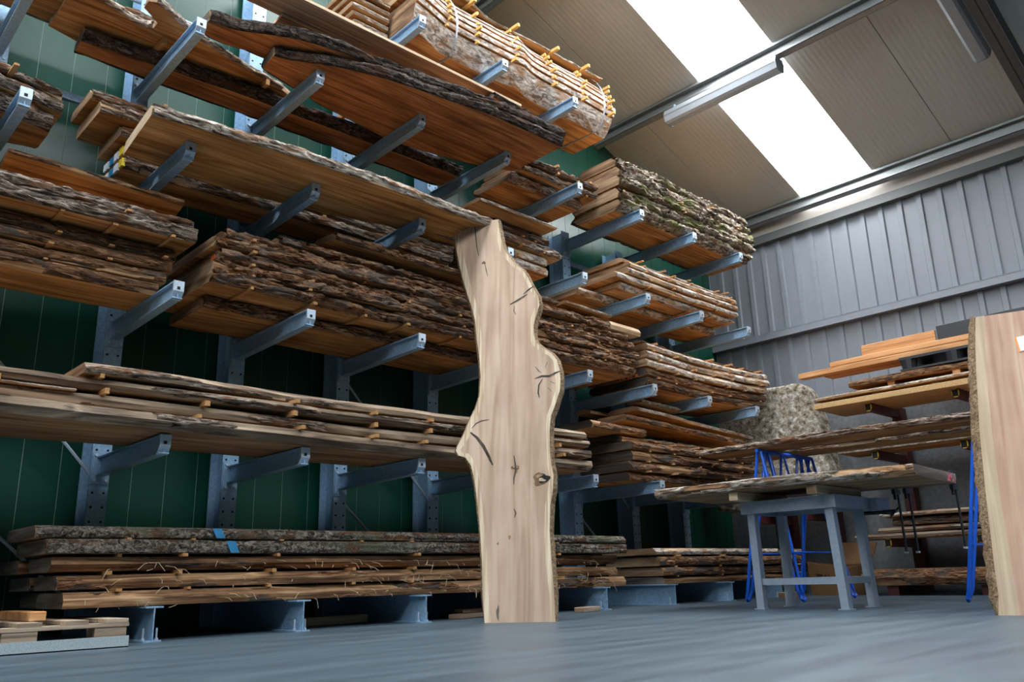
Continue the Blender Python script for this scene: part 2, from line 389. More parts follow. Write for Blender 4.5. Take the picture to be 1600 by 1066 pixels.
for xp in (10.24, 7.95, 5.65, 3.35, 1.4, -1.0, -3.3):
    z = roof_z(xp)-.003; h = .17
    mb = MB(); tl = TAN*.07*(1 if xp > XR else -1)
    for (a0, a1, b0, b1) in ((0, .07, -.008, 0), (.062, .07, -h, 0), (0, .07, -h, -h+.008), (0, .006, -.03, -.008), (0, .006, -h, -h+.03)):
        mb.loft([[(xp-.035+a0, y, z+b0-tl*a0/.07), (xp-.035+a1, y, z+b0-tl*a1/.07), (xp-.035+a1, y, z+b1-tl*a1/.07), (xp-.035+a0, y, z+b1-tl*a0/.07)] for y in (YB, YW-.02)])
    n += 1; struct(mb.build('trim_%d' % (3+n), 'purlin_steel'))
for yr in (1.85, -4.0):
    for sgn, xa, xb in ((1, XR, XE-.1), (-1, XB, XR)):
        mb = MB(); h = .28; o = .20
        for (a0, a1, b0, b1) in ((-.08, .08, -o-.012, -o), (-.005, .005, -o-h, -o), (-.08, .08, -o-h, -o-h+.012)):
            mb.loft([[(xx, yr+a0, roof_z(xx)+b0), (xx, yr+a1, roof_z(xx)+b0), (xx, yr+a1, roof_z(xx)+b1), (xx, yr+a0, roof_z(xx)+b1)] for xx in (xa, xb)])
        n += 1; struct(mb.build('trim_%d' % (3+n), 'beam_dark'))
# strip lights
def strip_light(name, loc, rot, L, label):
    r = empty(name, loc, rot); r.scale = (1, 1.5, 1.5); tag(r, label, 'lamp')
    mb = MB(); mb.loft([[(xx, -.05, .07), (xx, .05, .07), (xx, .065, .03), (xx, .065, .02), (xx, -.065, .02), (xx, -.065, .03)] for xx in (0, L)]); mb.build('housing', 'lamp_housing', r)
    mb = MB(); mb.loft([[(xx, -.062, .02), (xx, .062, .02), (xx, .05, -.03), (xx, .03, -.045), (xx, -.03, -.045), (xx, -.05, -.03)] for xx in (.015, L-.015)]); mb.build('diffuser', 'lamp_diffuser', r)
    for xx in (0, L-.015): MB().loft([[(x2, -.066, .03), (x2, .066, .03), (x2, .055, -.032), (x2, .03, -.05), (x2, -.03, -.05), (x2, -.055, -.032)] for x2 in (xx, xx+.015)]).build('end_cap', 'lamp_housing', r)
    for xx in (.15, L-.15): MB().box(xx-.01, xx+.01, -.05, .05, .07, .09).build('clip', 'steel_plate', r)
strip_light('strip_light', (7.96, 5.38, roof_z(7.95)-.30), (0, 0, math.radians(-90)), 1.55, 'grey strip light fixed under the purlin that crosses the skylight')
xa = 7.62; strip_light('strip_light', (xa, 2.10, roof_z(xa)-.24), (0, sl, 0), 1.45, 'grey strip light running down the roof slope beside the dark rafter')

# ================================================================== cantilever rack
AX = [-.05, .95, 1.95, 2.91, 3.91, 4.92, 5.93, 6.945, 7.945, 8.95]
AZ = [1.2, 2.2, 3.2, 4.18, 5.18]
YF, YR = 5.14, 6.3
rack = empty('cantilever_rack', (5, 6.42, 0)); tag(rack, 'tall galvanised steel cantilever rack with long arms along the green wall', 'rack')
def pr(o):
    o.parent = rack; o.matrix_parent_inverse = Matrix.Translation((-5, -6.42, 0)); return o
def upright_mesh(top):
    up = MB().box(-.065, .065, YR, YR+.012, 0, top).box(-.005, .005, YR+.012, YR+.22, 0, top).box(-.065, .065, YR+.22, YR+.232, 0, top)
    m1 = up.me('upright'); m1.materials.append(MATS['steel_galv']); hm = MB(); zz = .35
    while zz < top-.05:
        for sx in (-.038, .038):
            hm.loft([[(sx+.009*math.cos(a*math.pi/4), yy, zz+.009*math.sin(a*math.pi/4)) for a in range(8)] for yy in (YR-.0015, YR+.002)])
        zz += .1
    m2 = hm.me('bolt_holes'); m2.materials.append(MATS['hole_black']); return m1, m2
UPR = {5.75: upright_mesh(5.75), 5.25: upright_mesh(5.25), 4.3: upright_mesh(4.3)}
am = MB().ibar(0, YF+.012, YR-.012, -.135, 0, .062, z0b=-.115).box(-.06, .06, YR-.012, YR, -.19, .03).me('arm'); am.materials.append(MATS['steel_galv'])
# end cap: plate, chamfered below, with a small square hole
ec = MB(); ec.loft([[(sx, YF+.016, .001), (sx, YF, .001), (sx, YF, -.068), (sx, YF+.042, -.118), (sx, YF+.05, -.118), (sx, YF+.016, -.072)] for sx in (-.034, .034)])
ecm = ec.me('end_cap'); ecm.materials.append(MATS['steel_plate'])
eh = MB().box(-.011, .009, YF-.0012, YF+.004, -.058, -.038).me('cap_hole'); eh.materials.append(MATS['hole_black'])
bb = MB().ibar(0, 5.085, YR, 0, .195, .10, tf=.009).me('base_beam'); bb.materials.append(MATS['steel_galv'])
ab = MB()
for sx in (-.038, .038):
    ab.tube([(sx, 5.13, .0), (sx, 5.13, .075)], .006, 6); ab.tube([(sx, 5.13, .009), (sx, 5.13, .02)], .012, 6)
abm = ab.me('anchor_bolts'); abm.materials.append(MATS['steel_plate'])
bolts = MB()
for sx in (-.04, .04):
    for zz in (-.165, .012): bolts.tube([(sx, YR-.012, zz), (sx, YR-.024, zz)], .011, 6)
bom = bolts.me('bolts'); bom.materials.append(MATS['steel_plate'])
def inst(me, name, loc, par=None):
    o = bpy.data.objects.new(name, me); COL.objects.link(o)
    if par is None: pr(o); o.location = loc
    else: o.parent = par; o.location = loc
    return o
for i, x in enumerate(AX):
    upm, hmm = UPR[5.75 if i < 4 else (5.25 if i < 7 else 4.3)]
    u = inst(upm, 'upright', (x, 0, 0)); inst(hmm, 'bolt_holes', (0, 0, 0), u)['kind'] = 'stuff'
    if i >= 2:
        b_ = inst(bb, 'base_beam', (x, 0, 0)); inst(abm, 'anchor_bolts', (0, 0, 0), b_)['kind'] = 'stuff'
    for l, z in enumerate(AZ):
        if i == 0: continue
        if (l == 4 and i in (2, 3, 8, 9, 7)) or (i == 1 and l == 1): continue
        a = inst(am, 'arm', (x, 0, z)); inst(ecm, 'end_cap', (0, 0, 0), a); inst(eh, 'cap_hole', (0, 0, 0), a); inst(bom, 'bolts', (0, 0, 0), a)['kind'] = 'stuff'
for (i, j) in ((4, 5), (7, 8), (1, 2)):
    pr(MB().tube([(AX[i]+.0, YR+.1, 2.15), (AX[j], YR+.1, 1.05)], .012, 6).build('brace', 'steel_plate'))
    pr(MB().tube([(AX[i], YR+.1, 1.05), (AX[j], YR+.1, .15)], .012, 6).build('brace', 'steel_plate'))
    pr(MB().box(AX[i], AX[j], YR+.08, YR+.12, 3.92, 3.98).build('tie_bar', 'steel_galv'))
for i in range(0, 5):
    pr(MB().tube([(AX[i], YR+.13, 5.05), (AX[i+1], YR+.13, 5.05)], .017, 8).build('tie_rod', 'steel_plate'))

# ================================================================== boards
KIND = {
 # name: (heart, edge, end, bark, bark thickness, bark cover 0..1, ridge)
 'oakpale': ('heart_orange', 'sap_pale', 'end_pale', 'bark_pale', .022, .96, 1.2),
 'oakgrey': ('heart_orange', 'sap_pale', 'end_brown', 'bark_grey', .026, .93, 1.25),
 'dark':    ('heart_red', 'heart_brown', 'end_grey', 'bark_dark', .024, 1.0, 1.1),
 'brown':   ('heart_orange', 'fibre_brown', 'end_brown', 'bark_brown', .012, .9, .9),
 'flaky':   ('heart_orange', 'fibre_brown', 'end_brown', 'bark_flaky', .034, .94, 1.3),
 'moss':    ('heart_orange', 'sap_pale', 'end_brown', 'bark_moss', .04, 1.0, 1.4),
 'lichen':  ('heart_brown', 'fibre_brown', 'end_grey', 'bark_lichen', .016, 1.0, .9),
 'bare':    ('heart_brown', 'sap_grey', 'end_brown', 'bark_grey', .010, .25, .9),
 'fibre':   ('heart_orange', 'fibre_brown', 'end_grey', 'bark_brown', .006, .22, .5),
 'thin':    ('heart_orange', 'sap_pale', 'end_brown', 'bark_smooth', .008, .8, .6),
 'blackend':('heart_orange', 'fibre_brown', 'end_dark', 'bark_brown', .014, .8, 1.0),
 'paleblock':('timber_pale', 'sap_pale', 'end_pale', None, 0, 0, 0),
 'slabwood':('heart_brown', 'fibre_brown', 'end_grey', 'bark_pale', .016, .7, 1.0),
 'plain':   ('pallet_wood', 'timber_pale', 'end_pale', None, 0, 0, 0),
}
seedc = [100]
def sag(xs, t, bow, ripple, sd):
    return bow*4*t*(1-t)+ripple*(fbm(np.asarray(xs, float)*.8+sd, sd*1.3, sd+5, 2)-.5)*2
def board(label, x0, x1, yf, yb, z, th, kind='oakgrey', wave=.02, slant=.02, bow=0.0, ripple=.004, skew=0.0, group=None,
          rz=0.0, ry=0.0, rx=0.0, name='live_edge_board', cat='board', res=.02, backbark=True, taper=0.0, marks=(), bulge=.01, org=None, cup=0.0, rseed=None):
    """board along x from x0 to x1; yf / yb numbers or polylines [(x, y)...] of the front and back edge; bottom at z."""
    seedc[0] += 1; sd = seedc[0]
    heart, edge, end, bk, bt, cover, ridge = KIND[kind]
    yf_n = yf if not hasattr(yf, '__len__') else float(np.mean([p[1] for p in yf]))
    yb_n = yb if not hasattr(yb, '__len__') else float(np.mean([p[1] for p in yb]))
    cx, cy = (x0+x1)/2, (yf_n+yb_n)/2; L = x1-x0
    root = empty(name, org or (cx, cy, z), (rx, ry, rz)); tag(root, label, cat, group)
    ins = min(.012, bt*.6)
    def poly(P, xs):
        if not hasattr(P, '__len__'): return np.full_like(xs, float(P))
        px_ = [p[0] for p in P]; py_ = [p[1] for p in P]
        v = np.interp(xs, px_, py_); k = max(1, len(xs)//14)
        vp = np.pad(v, k, mode='edge'); return np.convolve(vp, np.ones(2*k+1)/(2*k+1), 'valid')
    def edges(xs, side):
        t = (xs-x0)/L
        w = wave*((fbm(xs*.9+sd*3.1, sd+side*9.7, sd, 3)-.5)*3.2+(fbm(xs*4+sd, sd*1.1+side*3, sd+9, 2)-.5)*1.1)
        tp = taper*np.clip((t-.6)/.4, 0, 1)**2
        if side == 0: return poly(yf, xs)+w+ins+tp
        return poly(yb, xs)+w-ins-tp
    def zoff(xs):
        t = (xs-x0)/L
        return sag(xs, t, bow, ripple, sd if rseed is None else rseed)
    n = max(8, int(L/.07)); xs = np.linspace(x0, x1, n+1)
    ef, eb, zo = edges(xs, 0), edges(xs, 1), zoff(xs)
    sf = slant  # >0: top narrower than bottom
    rings = []
    for i in range(n+1):
        t = i/n; X = xs[i]-cx
        sk = skew*(1 if i == 0 else (-.6 if i == n else 0))
        f, b_ = ef[i]-cy, eb[i]-cy
        pts = [(f+max(-sf, 0), 0), (f-bulge, th*.5), (f+max(sf, 0), th), ((f+b_)/2, th+cup), (b_-max(sf, 0), th), (b_+bulge, th*.5), (b_-max(-sf, 0), 0), ((f+b_)/2, cup)]
        rings.append([(X+sk*((p[0]-f)/max(.01, b_-f)-.0), p[0], p[1]+zo[i]) for p in pts])
    v = [p for r_ in rings for p in r_]; fcs = []; mi = []
    K = 8; em = [1, 1, 0, 0, 1, 1, 0, 0]
    for i in range(n):
        for j in range(K):
            k = (j+1) % K; fcs.append((i*K+j, (i+1)*K+j, (i+1)*K+k, i*K+k)); mi.append(em[j])
    fcs.append(tuple(range(K))); mi.append(2)
    fcs.append(tuple(n*K+j for j in reversed(range(K)))); mi.append(2)
    me = mesh('plank', v, fcs, mi)
    link('plank', me, root, [heart, edge, end])
    # bark strips
    if bk:
        for side in ((0, 1) if backbark else (0,)):
            rs_ = res if side == 0 else .09
            m_ = 11 if side == 0 else 4
            nb = max(10, int(L/rs_)); bx_ = np.linspace(x0+.004, x1-.004, nb+1)
            e = edges(bx_, side)-cy; zo2 = zoff(bx_)
            vv = np.linspace(0, 1, m_+1)
            XX, VV = np.meshgrid(bx_, vv, indexing='ij')
            zc = th*VV
            out = np.where(VV < .5, max(-sf, 0)+(-bulge-max(-sf, 0))*VV*2, -bulge+(max(sf, 0)+bulge)*(VV*2-1))
            cov = fbm(XX*1.5+sd*7, VV*.8+side*5+sd, sd+31, 3)
            wob = fbm(XX*3.2+sd, VV*1.7, sd+3, 2)*2.2
            fis = np.abs(fbm(XX*3.1+sd+VV*.9, VV*3.4+wob+sd, sd+40+side, 2)-.5)*2     # 0 in the fissures
            rid2 = fbm(XX*17+sd, VV*9+sd, sd+50+side, 2)
            plate = np.clip(fis*3.4, 0, 1)
            tk = bt*(.18+ridge*(.95*plate+.55*(rid2-.45)+.5*(fbm(XX*2.3, VV*.7, sd+60, 2)-.5)))
            tk = np.clip(tk, .0025, None)
            cut = np.quantile(cov, max(0.0, 1-cover)) if cover < 1 else -1
            tk = np.where(cov < cut, -.008, tk)
            endt = np.minimum(VV, 1-VV); tk = np.where(endt < .01, np.minimum(tk*.45, .004), tk)
            sgn = -1 if side == 0 else 1
            Y = e[:, None]+(out if side == 0 else -out)+sgn*tk
            Z = zc+zo2[:, None]+(VV-.5)*min(.014, bt*.55)*np.where(endt < .01, .1, 1)+np.where(endt < .01, 0, (rid2-.5)*bt*.7)
            sk = skew*((0 if side == 0 else 1)*np.where(XX < x0+.02, 1, 0))
            P = np.stack([XX-cx+sk, Y, Z], -1).reshape(-1, 3)
            # tuck the first and last rows into the plank
            inn = P.copy().reshape(nb+1, m_+1, 3)
            a = np.arange((nb+1)*(m_+1)).reshape(nb+1, m_+1)
            q = np.stack([a[:-1, :-1], a[1:, :-1], a[1:, 1:], a[:-1, 1:]], -1).reshape(-1, 4)
            if side == 1: q = q[:, ::-1]
            bme = bpy.data.meshes.new('bark'); bme.from_pydata(P.tolist(), [], q.tolist()); bme.update()
            link('bark', bme, root, [bk], smooth=True)
    for (mx0, mx1, mat) in marks:
        bx_ = np.linspace(mx0, mx1, 6); e = edges(bx_, 0)-cy; zo2 = zoff(bx_)
        mb = MB(); dx = (mx1-mx0)*.5
        vs_ = []
        for i in range(6):
            for q_ in (0, .5, 1.0): vs_.append((bx_[i]-cx+dx*(1-q_), e[i]-bulge-bt*1.15*1.1-.004, zo2[i]+th*(.06+.88*q_)))
        fs_ = [(i*3+j, (i+1)*3+j, (i+1)*3+j+1, i*3+j+1) for i in range(5) for j in range(2)]
        link('paint_mark', mesh('paint_mark', vs_, fs_), root, [mat])
    return root

STICK = []
for q in range(4):
    rnd = random.Random(q); mb = MB(); rings = []
    for i in range(5):
        t = i/4-.5; w = .5*(.9+.2*rnd.random()); h = .5
        ox = .12*rnd.uniform(-1, 1)
        rings.append([(ox-w, t, -h), (ox+w, t, -h), (ox+w*.92, t, h), (ox-w*.92, t, h)])
    mb.loft(rings); me_ = mb.me('spacer_stick'); me_.materials.append(MATS['stick_wood']); STICK.append(me_)
STICKY = []
for me_ in STICK:
    c = me_.copy(); c.materials.clear(); c.materials.append(MATS['stick_yellow']); STICKY.append(c)
srnd = random.Random(5)
def stick(label, group, x, y0, y1, z0, z1, w=.028, rz=0.0, yellow=False, rx=0.0):
    o = bpy.data.objects.new('spacer_stick', srnd.choice(STICKY if yellow else STICK)); COL.objects.link(o)
    o.location = (x, (y0+y1)/2, (z0+z1)/2); o.scale = (w, y1-y0, z1-z0); o.rotation_euler = (rx, 0, rz)
    return tag(o, label, 'spacer stick', group)

STK = {}
def stack(phrase, kinds_phrase, boards, sx=(), stick_yf=None, **common):
    """boards: list of dict/tuple (x0, x1, yf, yb, z, th, opts) from the lowest up"""
    rsd = 500+len(COL.objects); common.setdefault('ripple', .004)
    xq = np.linspace(boards[0][0], boards[0][1], 60)   # lift the pile so that its lowest sag just touches the arms
    lift = max(0.0, -float(sag(xq, (xq-boards[0][0])/(boards[0][1]-boards[0][0]), common.get('bow', 0.0), common['ripple'], rsd).min()))
    boards = [(*q[:4], q[4]+lift, *q[5:]) for q in boards]
    for i, bdef in enumerate(boards):
        x0, x1, yf, yb, z, th = bdef[:6]; o = dict(common); o.update(bdef[6] if len(bdef) > 6 else {}); o['rseed'] = rsd
        kp = o.pop('say', kinds_phrase)
        pos = 'lowest' if i == 0 else ('topmost' if i == len(boards)-1 else ORD[i])
        tail = ('%s board of ' % pos) if pos in ('lowest', 'topmost') else ('%s board up in ' % pos)
        board('%s, %s%s' % (kp, tail, phrase), x0, x1, yf, yb, z, th, **o)
    STK[phrase] = (rsd, lift)
    for i in range(len(boards)-1):
        a, b_ = boards[i], boards[i+1]
        z0, z1 = a[4]+a[5], b_[4]
        if z1-z0 < .008: continue
        fy = lambda p: p if not hasattr(p, '__len__') else float(np.mean([q[1] for q in p]))
        for xx in sx:
            xj = xx+srnd.uniform(-.05, .05)
            if not (max(a[0], b_[0])+.04 < xj < min(a[1], b_[1])-.03): continue
            if srnd.random() < .12: continue
            y0 = min(fy(a[2]), fy(b_[2]))-srnd.uniform(-.005, .06); y1 = min(fy(a[3]), fy(b_[3]))-.02
            zo = float(sag([xj], np.array([(xj-a[0])/(a[1]-a[0])]), common.get('bow', 0.0), common['ripple'], rsd)[0])
            stick('brown spacer stick under %s board of %s' % ('the topmost' if i == len(boards)-2 else ORD[i+1], phrase), 'spacer sticks in '+phrase, xj, y0, y1, z0+zo-.0005, z1+zo+.0005, w=srnd.uniform(.022, .034))

# ------------------------------------------------------------------ boards on the floor beams
S = 'the long stack on the floor beams'
stack(S, 'rough long board', [
 (1.48, 6.30, 5.20, 5.66, .197, .085, dict(kind='fibre', say='fibrous debarked board', wave=.035)),
 (1.46, 6.28, 5.21, 5.66, .297, .078, dict(kind='fibre', say='fibrous debarked board', wave=.035)),
 (1.41, 6.30, 5.22, 5.66, .396, .078, dict(kind='fibre', say='brown half-barked board', slant=-.05, wave=.03)),
 (1.37, 6.34, 5.19, 5.80, .492, .08, dict(kind='lichen', say='grey-barked board with blue paint', marks=((2.40, 2.46, 'paint_blue'),), slant=.0)),
 (1.31, 6.33, 5.19, 5.80, .580, .066, dict(kind='lichen', say='grey-barked board with blue paint', marks=((2.30, 2.36, 'paint_blue'),), slant=.02)),
], sx=(1.75, 2.15, 2.75, 3.4, 3.9, 4.6, 5.4))
rnd = random.Random(11)
for fb in [o for o in COL.objects if o.get('label', '').startswith(('fibrous debarked', 'brown half-barked'))]:
    mb = MB()
    for q in range(46):
        L = rnd.uniform(.03, .11); X = rnd.uniform(-2.3, 2.3); y0 = -.245+rnd.uniform(-.01, .02); z0 = rnd.uniform(.0, .06); dx = rnd.uniform(-1, 1)*L
        mb.tube([(X, y0+.02, z0), (X+dx*.5, y0-.012-L*.15, z0-L*.15*rnd.random()), (X+dx, y0-.02-L*.2, z0-L*rnd.uniform(.1, .8))], .0016, 4)
    o = mb.build('splinters', 'timber_pale', fb); o['kind'] = 'stuff'
for i, (x0, z, th) in enumerate(((1.52, .197, .085), (1.45, .297, .078), (1.38, .396, .078))):
    board('grey-ended board at the wall side of the floor stack, %s of three' % ('lowest', 'middle', 'uppermost')[i], x0, 5.9, 5.76, 6.2, z+.002, th, ripple=0, kind='fibre', backbark=False, res=.1)
S = 'the short stack on the far floor beams'
stack(S, 'brown sawn board', [
 (7.00, 9.75, 5.26, 5.95, .197, .066, dict(kind='fibre')),
 (6.98, 9.85, 5.25, 5.95, .275, .08, dict(kind='brown')),
 (6.95, 9.80, 5.24, 5.95, .370, .09, dict(kind='brown')),
 (6.90, 9.90, 5.26, 5.95, .478, .065, dict(kind='thin', say='pale flat-topped board', slant=.03)),
], sx=(7.2, 8.0, 8.8, 9.6))

# ------------------------------------------------------------------ first arms
S = 'the wavy stack on the lowest arms'
stack(S, 'weathered grey-brown board', [
 (-1.2, 5.85, [(-1.2, 4.93), (1.4, 4.97), (3, 5.06), (6, 5.1)], 5.85, 1.206, .088, dict(kind='bare', wave=.03, slant=-.03)),
 (-1.2, 5.80, 5.08, 5.85, 1.318, .062, dict(kind='bare', wave=.03, slant=.0)),
 (-1.2, 5.78, 5.05, 5.8, 1.412, .055, dict(kind='bare', wave=.04, slant=-.02)),
 (1.42, 5.75, 5.06, 5.6, 1.492, .062, dict(kind='bare', wave=.03, slant=.02)),
], ripple=.02, sx=(.95, 1.55, 2.1, 2.75, 3.4, 3.9, 4.6, 5.4))
board('short thin offcut board lying between the wavy boards on the lowest arms', .7, 1.40, 5.06, 5.3, 1.384+STK[S][1], .016, kind='thin', ripple=.02, rseed=STK[S][0])
S = 'the dark-ended stack beyond the leaning slab'
stack(S, 'brown-barked board', [
 (6.60, 8.95, 5.27, 5.93, 1.201, .082, dict(kind='blackend')),
 (6.58, 8.90, 5.24, 5.92, 1.298, .090, dict(kind='blackend')),
 (6.62, 8.95, 5.25, 5.93, 1.402, .095, dict(kind='blackend')),
 (6.60, 8.85, 5.23, 5.90, 1.510, .082, dict(kind='blackend', slant=.04)),
 (6.62, 8.60, 5.36, 5.92, 1.604, .075, dict(kind='blackend', slant=.09)),
], sx=(6.85, 7.3, 7.75, 8.2, 8.65), group='boards of the dark-ended stack')
board('dark thick board lying loose on top of the dark-ended stack', 6.15, 7.0, 5.35, 5.8, 1.69, .075, kind='blackend', ry=.02, wave=.01)
board('long orange-bottomed slab lying loose over the dark-ended stack', 6.75, 8.95, 5.38, 5.8, 1.80, .07, kind='brown', ry=.035, wave=.02, slant=.03)
board('upper long slab leaning over the loose boards on the dark-ended stack', 7.0, 9.3, 5.45, 5.85, 1.925, .055, kind='thin', ry=.045, slant=.05)
board('short pale offcut with mottled end on the loose boards', 7.05, 7.75, 5.42, 5.62, 2.06, .05, kind='lichen', ry=.03, slant=.05, wave=.01)
board('short rounded offcut behind the pale mottled offcut', 6.75, 7.35, 5.88, 6.1, 1.99, .055, kind='thin', slant=.08, wave=.01)

# ------------------------------------------------------------------ second arms
S = 'the far-left tall stack on second arms'
stack(S, 'dark brown board', [
 (-1.2, 1.95, 5.50, 6.0, 2.201, .082, dict(slant=-.02)),
 (-1.2, 1.99, 5.49, 6.0, 2.292, .078),
 (-1.2, 2.02, 5.48, 6.0, 2.382, .075),
 (-1.2, 2.05, 5.50, 6.0, 2.468, .082, dict(slant=.02)),
 (-1.2, 2.11, 5.33, 5.95, 2.565, .085, dict(kind='oakgrey', say='grey-barked thick board', slant=.0, wave=.015)),
 (-1.2, 2.10, 5.36, 5.95, 2.664, .08, dict(kind='oakgrey', say='grey-barked thick board', slant=.05)),
], kind='brown', wave=.012, sx=(.9, 1.25, 1.6, 1.95))
board('dark outer slab with bark lying atop the far-left tall stack', 0.95, 2.04, 5.42, 5.75, 2.83, .055, kind='brown', slant=.10, ry=.03, rx=-.30, wave=.015)
board('pale thin board beside the dark outer slab on the far-left stack', -.4, .86, 5.5, 5.8, 2.762, .04, kind='thin', backbark=False)
S = 'the flaky-barked stack behind the leaning slab'
stack(S, 'rough barked board', [
 (2.30, 5.30, 5.60, 6.19, 2.201, .08),
 (2.22, 6.82, 5.30, 6.19, 2.300, .075, dict(slant=-.04)),
 (2.24, 6.85, 5.29, 6.19, 2.392, .075),
 (2.28, 6.90, 5.31, 6.2, 2.484, .075),
 (2.24, 6.80, 5.30, 6.2, 2.576, .075),
 (2.32, 6.75, 5.36, 6.15, 2.668, .065, dict(slant=.06)),
], kind='flaky', wave=.03, ripple=.012, sx=(2.5, 3.0, 3.45, 3.9, 4.4, 5.2, 5.8, 6.3))
board('thick flaky board behind the pale squared block on the flaky-barked stack', 5.2, 6.42, 5.30, 5.7, 2.738+STK[S][1], .08, kind='flaky', wave=.01, ripple=.012, rseed=STK[S][0])
board('pale squared block of wood lying on the flaky-barked stack', 6.47, 6.96, 5.30, 5.62, 2.755, .085, kind='paleblock', wave=.004, name='wood_block', cat='block')
board('thin orange bark slab tilted upon the flaky-barked stack', 3.18, 4.75, 5.3, 5.62, 2.875, .055, kind='flaky', slant=.04, ry=.02, rx=.12)
board('broken dark bark slab lying under the tilted orange slab', 2.75, 4.6, 5.36, 5.75, 2.738+STK[S][1], .06, kind='flaky', slant=.05, ripple=.012, rseed=STK[S][0])
board('thin dark bark slab just behind the top of leaning slab', 4.8, 5.72, 5.35, 5.75, 2.872, .05, kind='flaky', slant=.05, ry=.02)
board('thin yellowish splinter board with pale upper edge', 5.76, 6.45, 5.25, 5.5, 2.872, .03, kind='thin', ry=.02, wave=.01)
S = 'the sagging stack right of the slab'
stack(S, 'smooth-barked curved board', [
 (7.00, 9.35, 5.30, 6.1, 2.201, .085, dict(kind='blackend', slant=-.03)),
 (6.98, 9.40, 5.27, 6.1, 2.302, .083, dict(kind='blackend')),
 (6.98, 9.42, 5.25, 6.1, 2.402, .080),
 (7.00, 9.44, 5.24, 6.1, 2.498, .078),
 (7.01, 9.45, 5.25, 6.1, 2.592, .070, dict(slant=.03)),
 (7.02, 9.45, 5.33, 6.0, 2.682, .03, dict(kind='brown', slant=.06)),
], kind='thin', wave=.02, bow=-.03, sx=(7.15, 7.5, 7.85, 8.2, 8.55, 8.9, 9.25))
# orange chalk on the dark end of the sagging stack
# ------------------------------------------------------------------ third arms
S = 'the far-left stack on third arms'
stack(S, 'thick rough-barked board', [
 (-1.2, 1.20, 5.40, 6.12, 3.201, .10, dict(slant=-.04)),
 (-1.2, 1.24, 5.34, 6.1, 3.318, .09),
 (-1.2, 1.23, 5.36, 6.05, 3.422, .075, dict(slant=.06)),
], kind='oakgrey', taper=.18, sx=(.5, .95))
board('wide pale-barked board with broad bare underside on the third arms', 1.62, 4.53,
      XY(3.21, (235, 178), (330, 205), (450, 240), (600, 290), (770, 356)), XY(3.21, (205, 245), (300, 280), (400, 308), (560, 345), (715, 371)), 3.205, .085, kind='oakpale', wave=.008, slant=.03, skew=.05)
S = 'the staggered stack by the wide board'
stack(S, 'brown board', [
 (1.73, 4.75, 5.78, 6.19, 3.201, .075, dict(say='painted-end board', slant=-.03)),
 (1.72, 4.75, 5.78, 6.19, 3.292, .075, dict(say='painted-end board')),
 (1.66, 4.9, 5.70, 6.19, 3.392, .08),
 (1.50, 4.9, 5.66, 6.19, 3.500, .09),
 (1.45, 4.9, 5.72, 6.19, 3.618, .08, dict(slant=.03)),
 (1.85, 4.9, 5.95, 6.19, 3.730, .06, dict(kind='oakgrey', slant=.03)),
], kind='oakgrey', wave=.015, sx=(1.98, 2.6, 3.4, 4.2))
S = 'the blunt-ended stack behind the slab top'
stack(S, 'barked board', [
 (4.95, 5.72, 5.45, 6.1, 3.201, .09, dict(kind='thin')),
 (4.95, 5.70, 5.42, 6.1, 3.302, .09, dict(kind='thin')),
 (4.95, 5.88, 5.40, 6.1, 3.404, .09),
 (4.95, 5.70, 5.42, 6.1, 3.506, .08),
], kind='oakgrey', wave=.015, sx=(5.3, 5.55))
board('thin orange plank resting on top of the blunt-ended stack', 4.6, 5.62, 5.2, 5.7, 3.60, .035, kind='thin', wave=.01)
S = 'the pale stack on the far third arms'
stack(S, 'thin pale-edged board', [
 (6.35, 8.95, 5.62, 6.15, 3.201, .07, dict(slant=-.05)),
 (6.75, 8.97, 5.36, 6.15, 3.284, .068, dict(slant=-.04)),
 (6.62, 8.98, 5.30, 6.12, 3.366, .066),
 (6.80, 8.97, 5.28, 6.1, 3.446, .066),
 (6.85, 8.96, 5.29, 6.1, 3.526, .06, dict(slant=.02)),
 (6.82, 8.95, 5.36, 6.05, 3.600, .055, dict(slant=.05)),
 (6.95, 8.98, 5.46, 5.95, 3.668, .03, dict(slant=.06, kind='brown')),
], kind='thin', wave=.018, bow=-.01, sx=(7.15, 7.6, 8.05, 8.5, 8.85))
for pb_ in [o for o in COL.objects if o.get('label', '').startswith('painted-end')]:
    for (ya, yb, mt) in ((-.20, -.13, 'paint_yellow'), (-.10, -.02, 'paper_white'), (0.0, .07, 'paint_blue'), (.10, .2, 'paper_white')):
        MB().box(-1.525, -1.5, ya, yb, .008, .068).build('paint_mark', mt, pb_)
# ------------------------------------------------------------------ fourth arms
board('broad curving board with dark bark hanging over the fourth arms', 2.54, 5.25,
      XY(4.19, (425, 86), (505, 97), (600, 118), (690, 150), (760, 172), (868, 222)), [(a, min(b, 5.70)) for a, b in XY(4.19, (410, 106), (500, 165), (600, 225), (700, 248), (790, 268), (830, 262))], 4.185, .085, kind='dark', wave=.015, slant=.0, skew=.02)
board('narrow dark-barked board lying above the broad curving board', 2.05, 5.30,
      XY(4.3, (324, 36), (405, 49), (456, 54), (506, 71), (600, 107), (700, 140), (800, 180), (868, 208)), XY(4.3, (334, 60), (414, 92), (500, 130), (600, 180), (700, 220), (780, 240), (850, 235)), 4.29, .09, kind='dark', wave=.05, slant=.0)
board('twisted dark-barked slab atop the dark boards', 2.2, 5.35, [(2.2, 5.42), (3, 5.16), (4, 5.02), (4.6, 5.1), (5.35, 4.93)], [(2.2, 5.6), (4, 5.7), (5.35, 5.5)], 4.395, .075, kind='dark', wave=.09, slant=.0, ripple=.035)
board('small dark bark slab at the right end of dark boards', 4.55, 5.42, 4.95, 5.36, 4.515, .05, kind='dark', wave=.03, slant=.03)
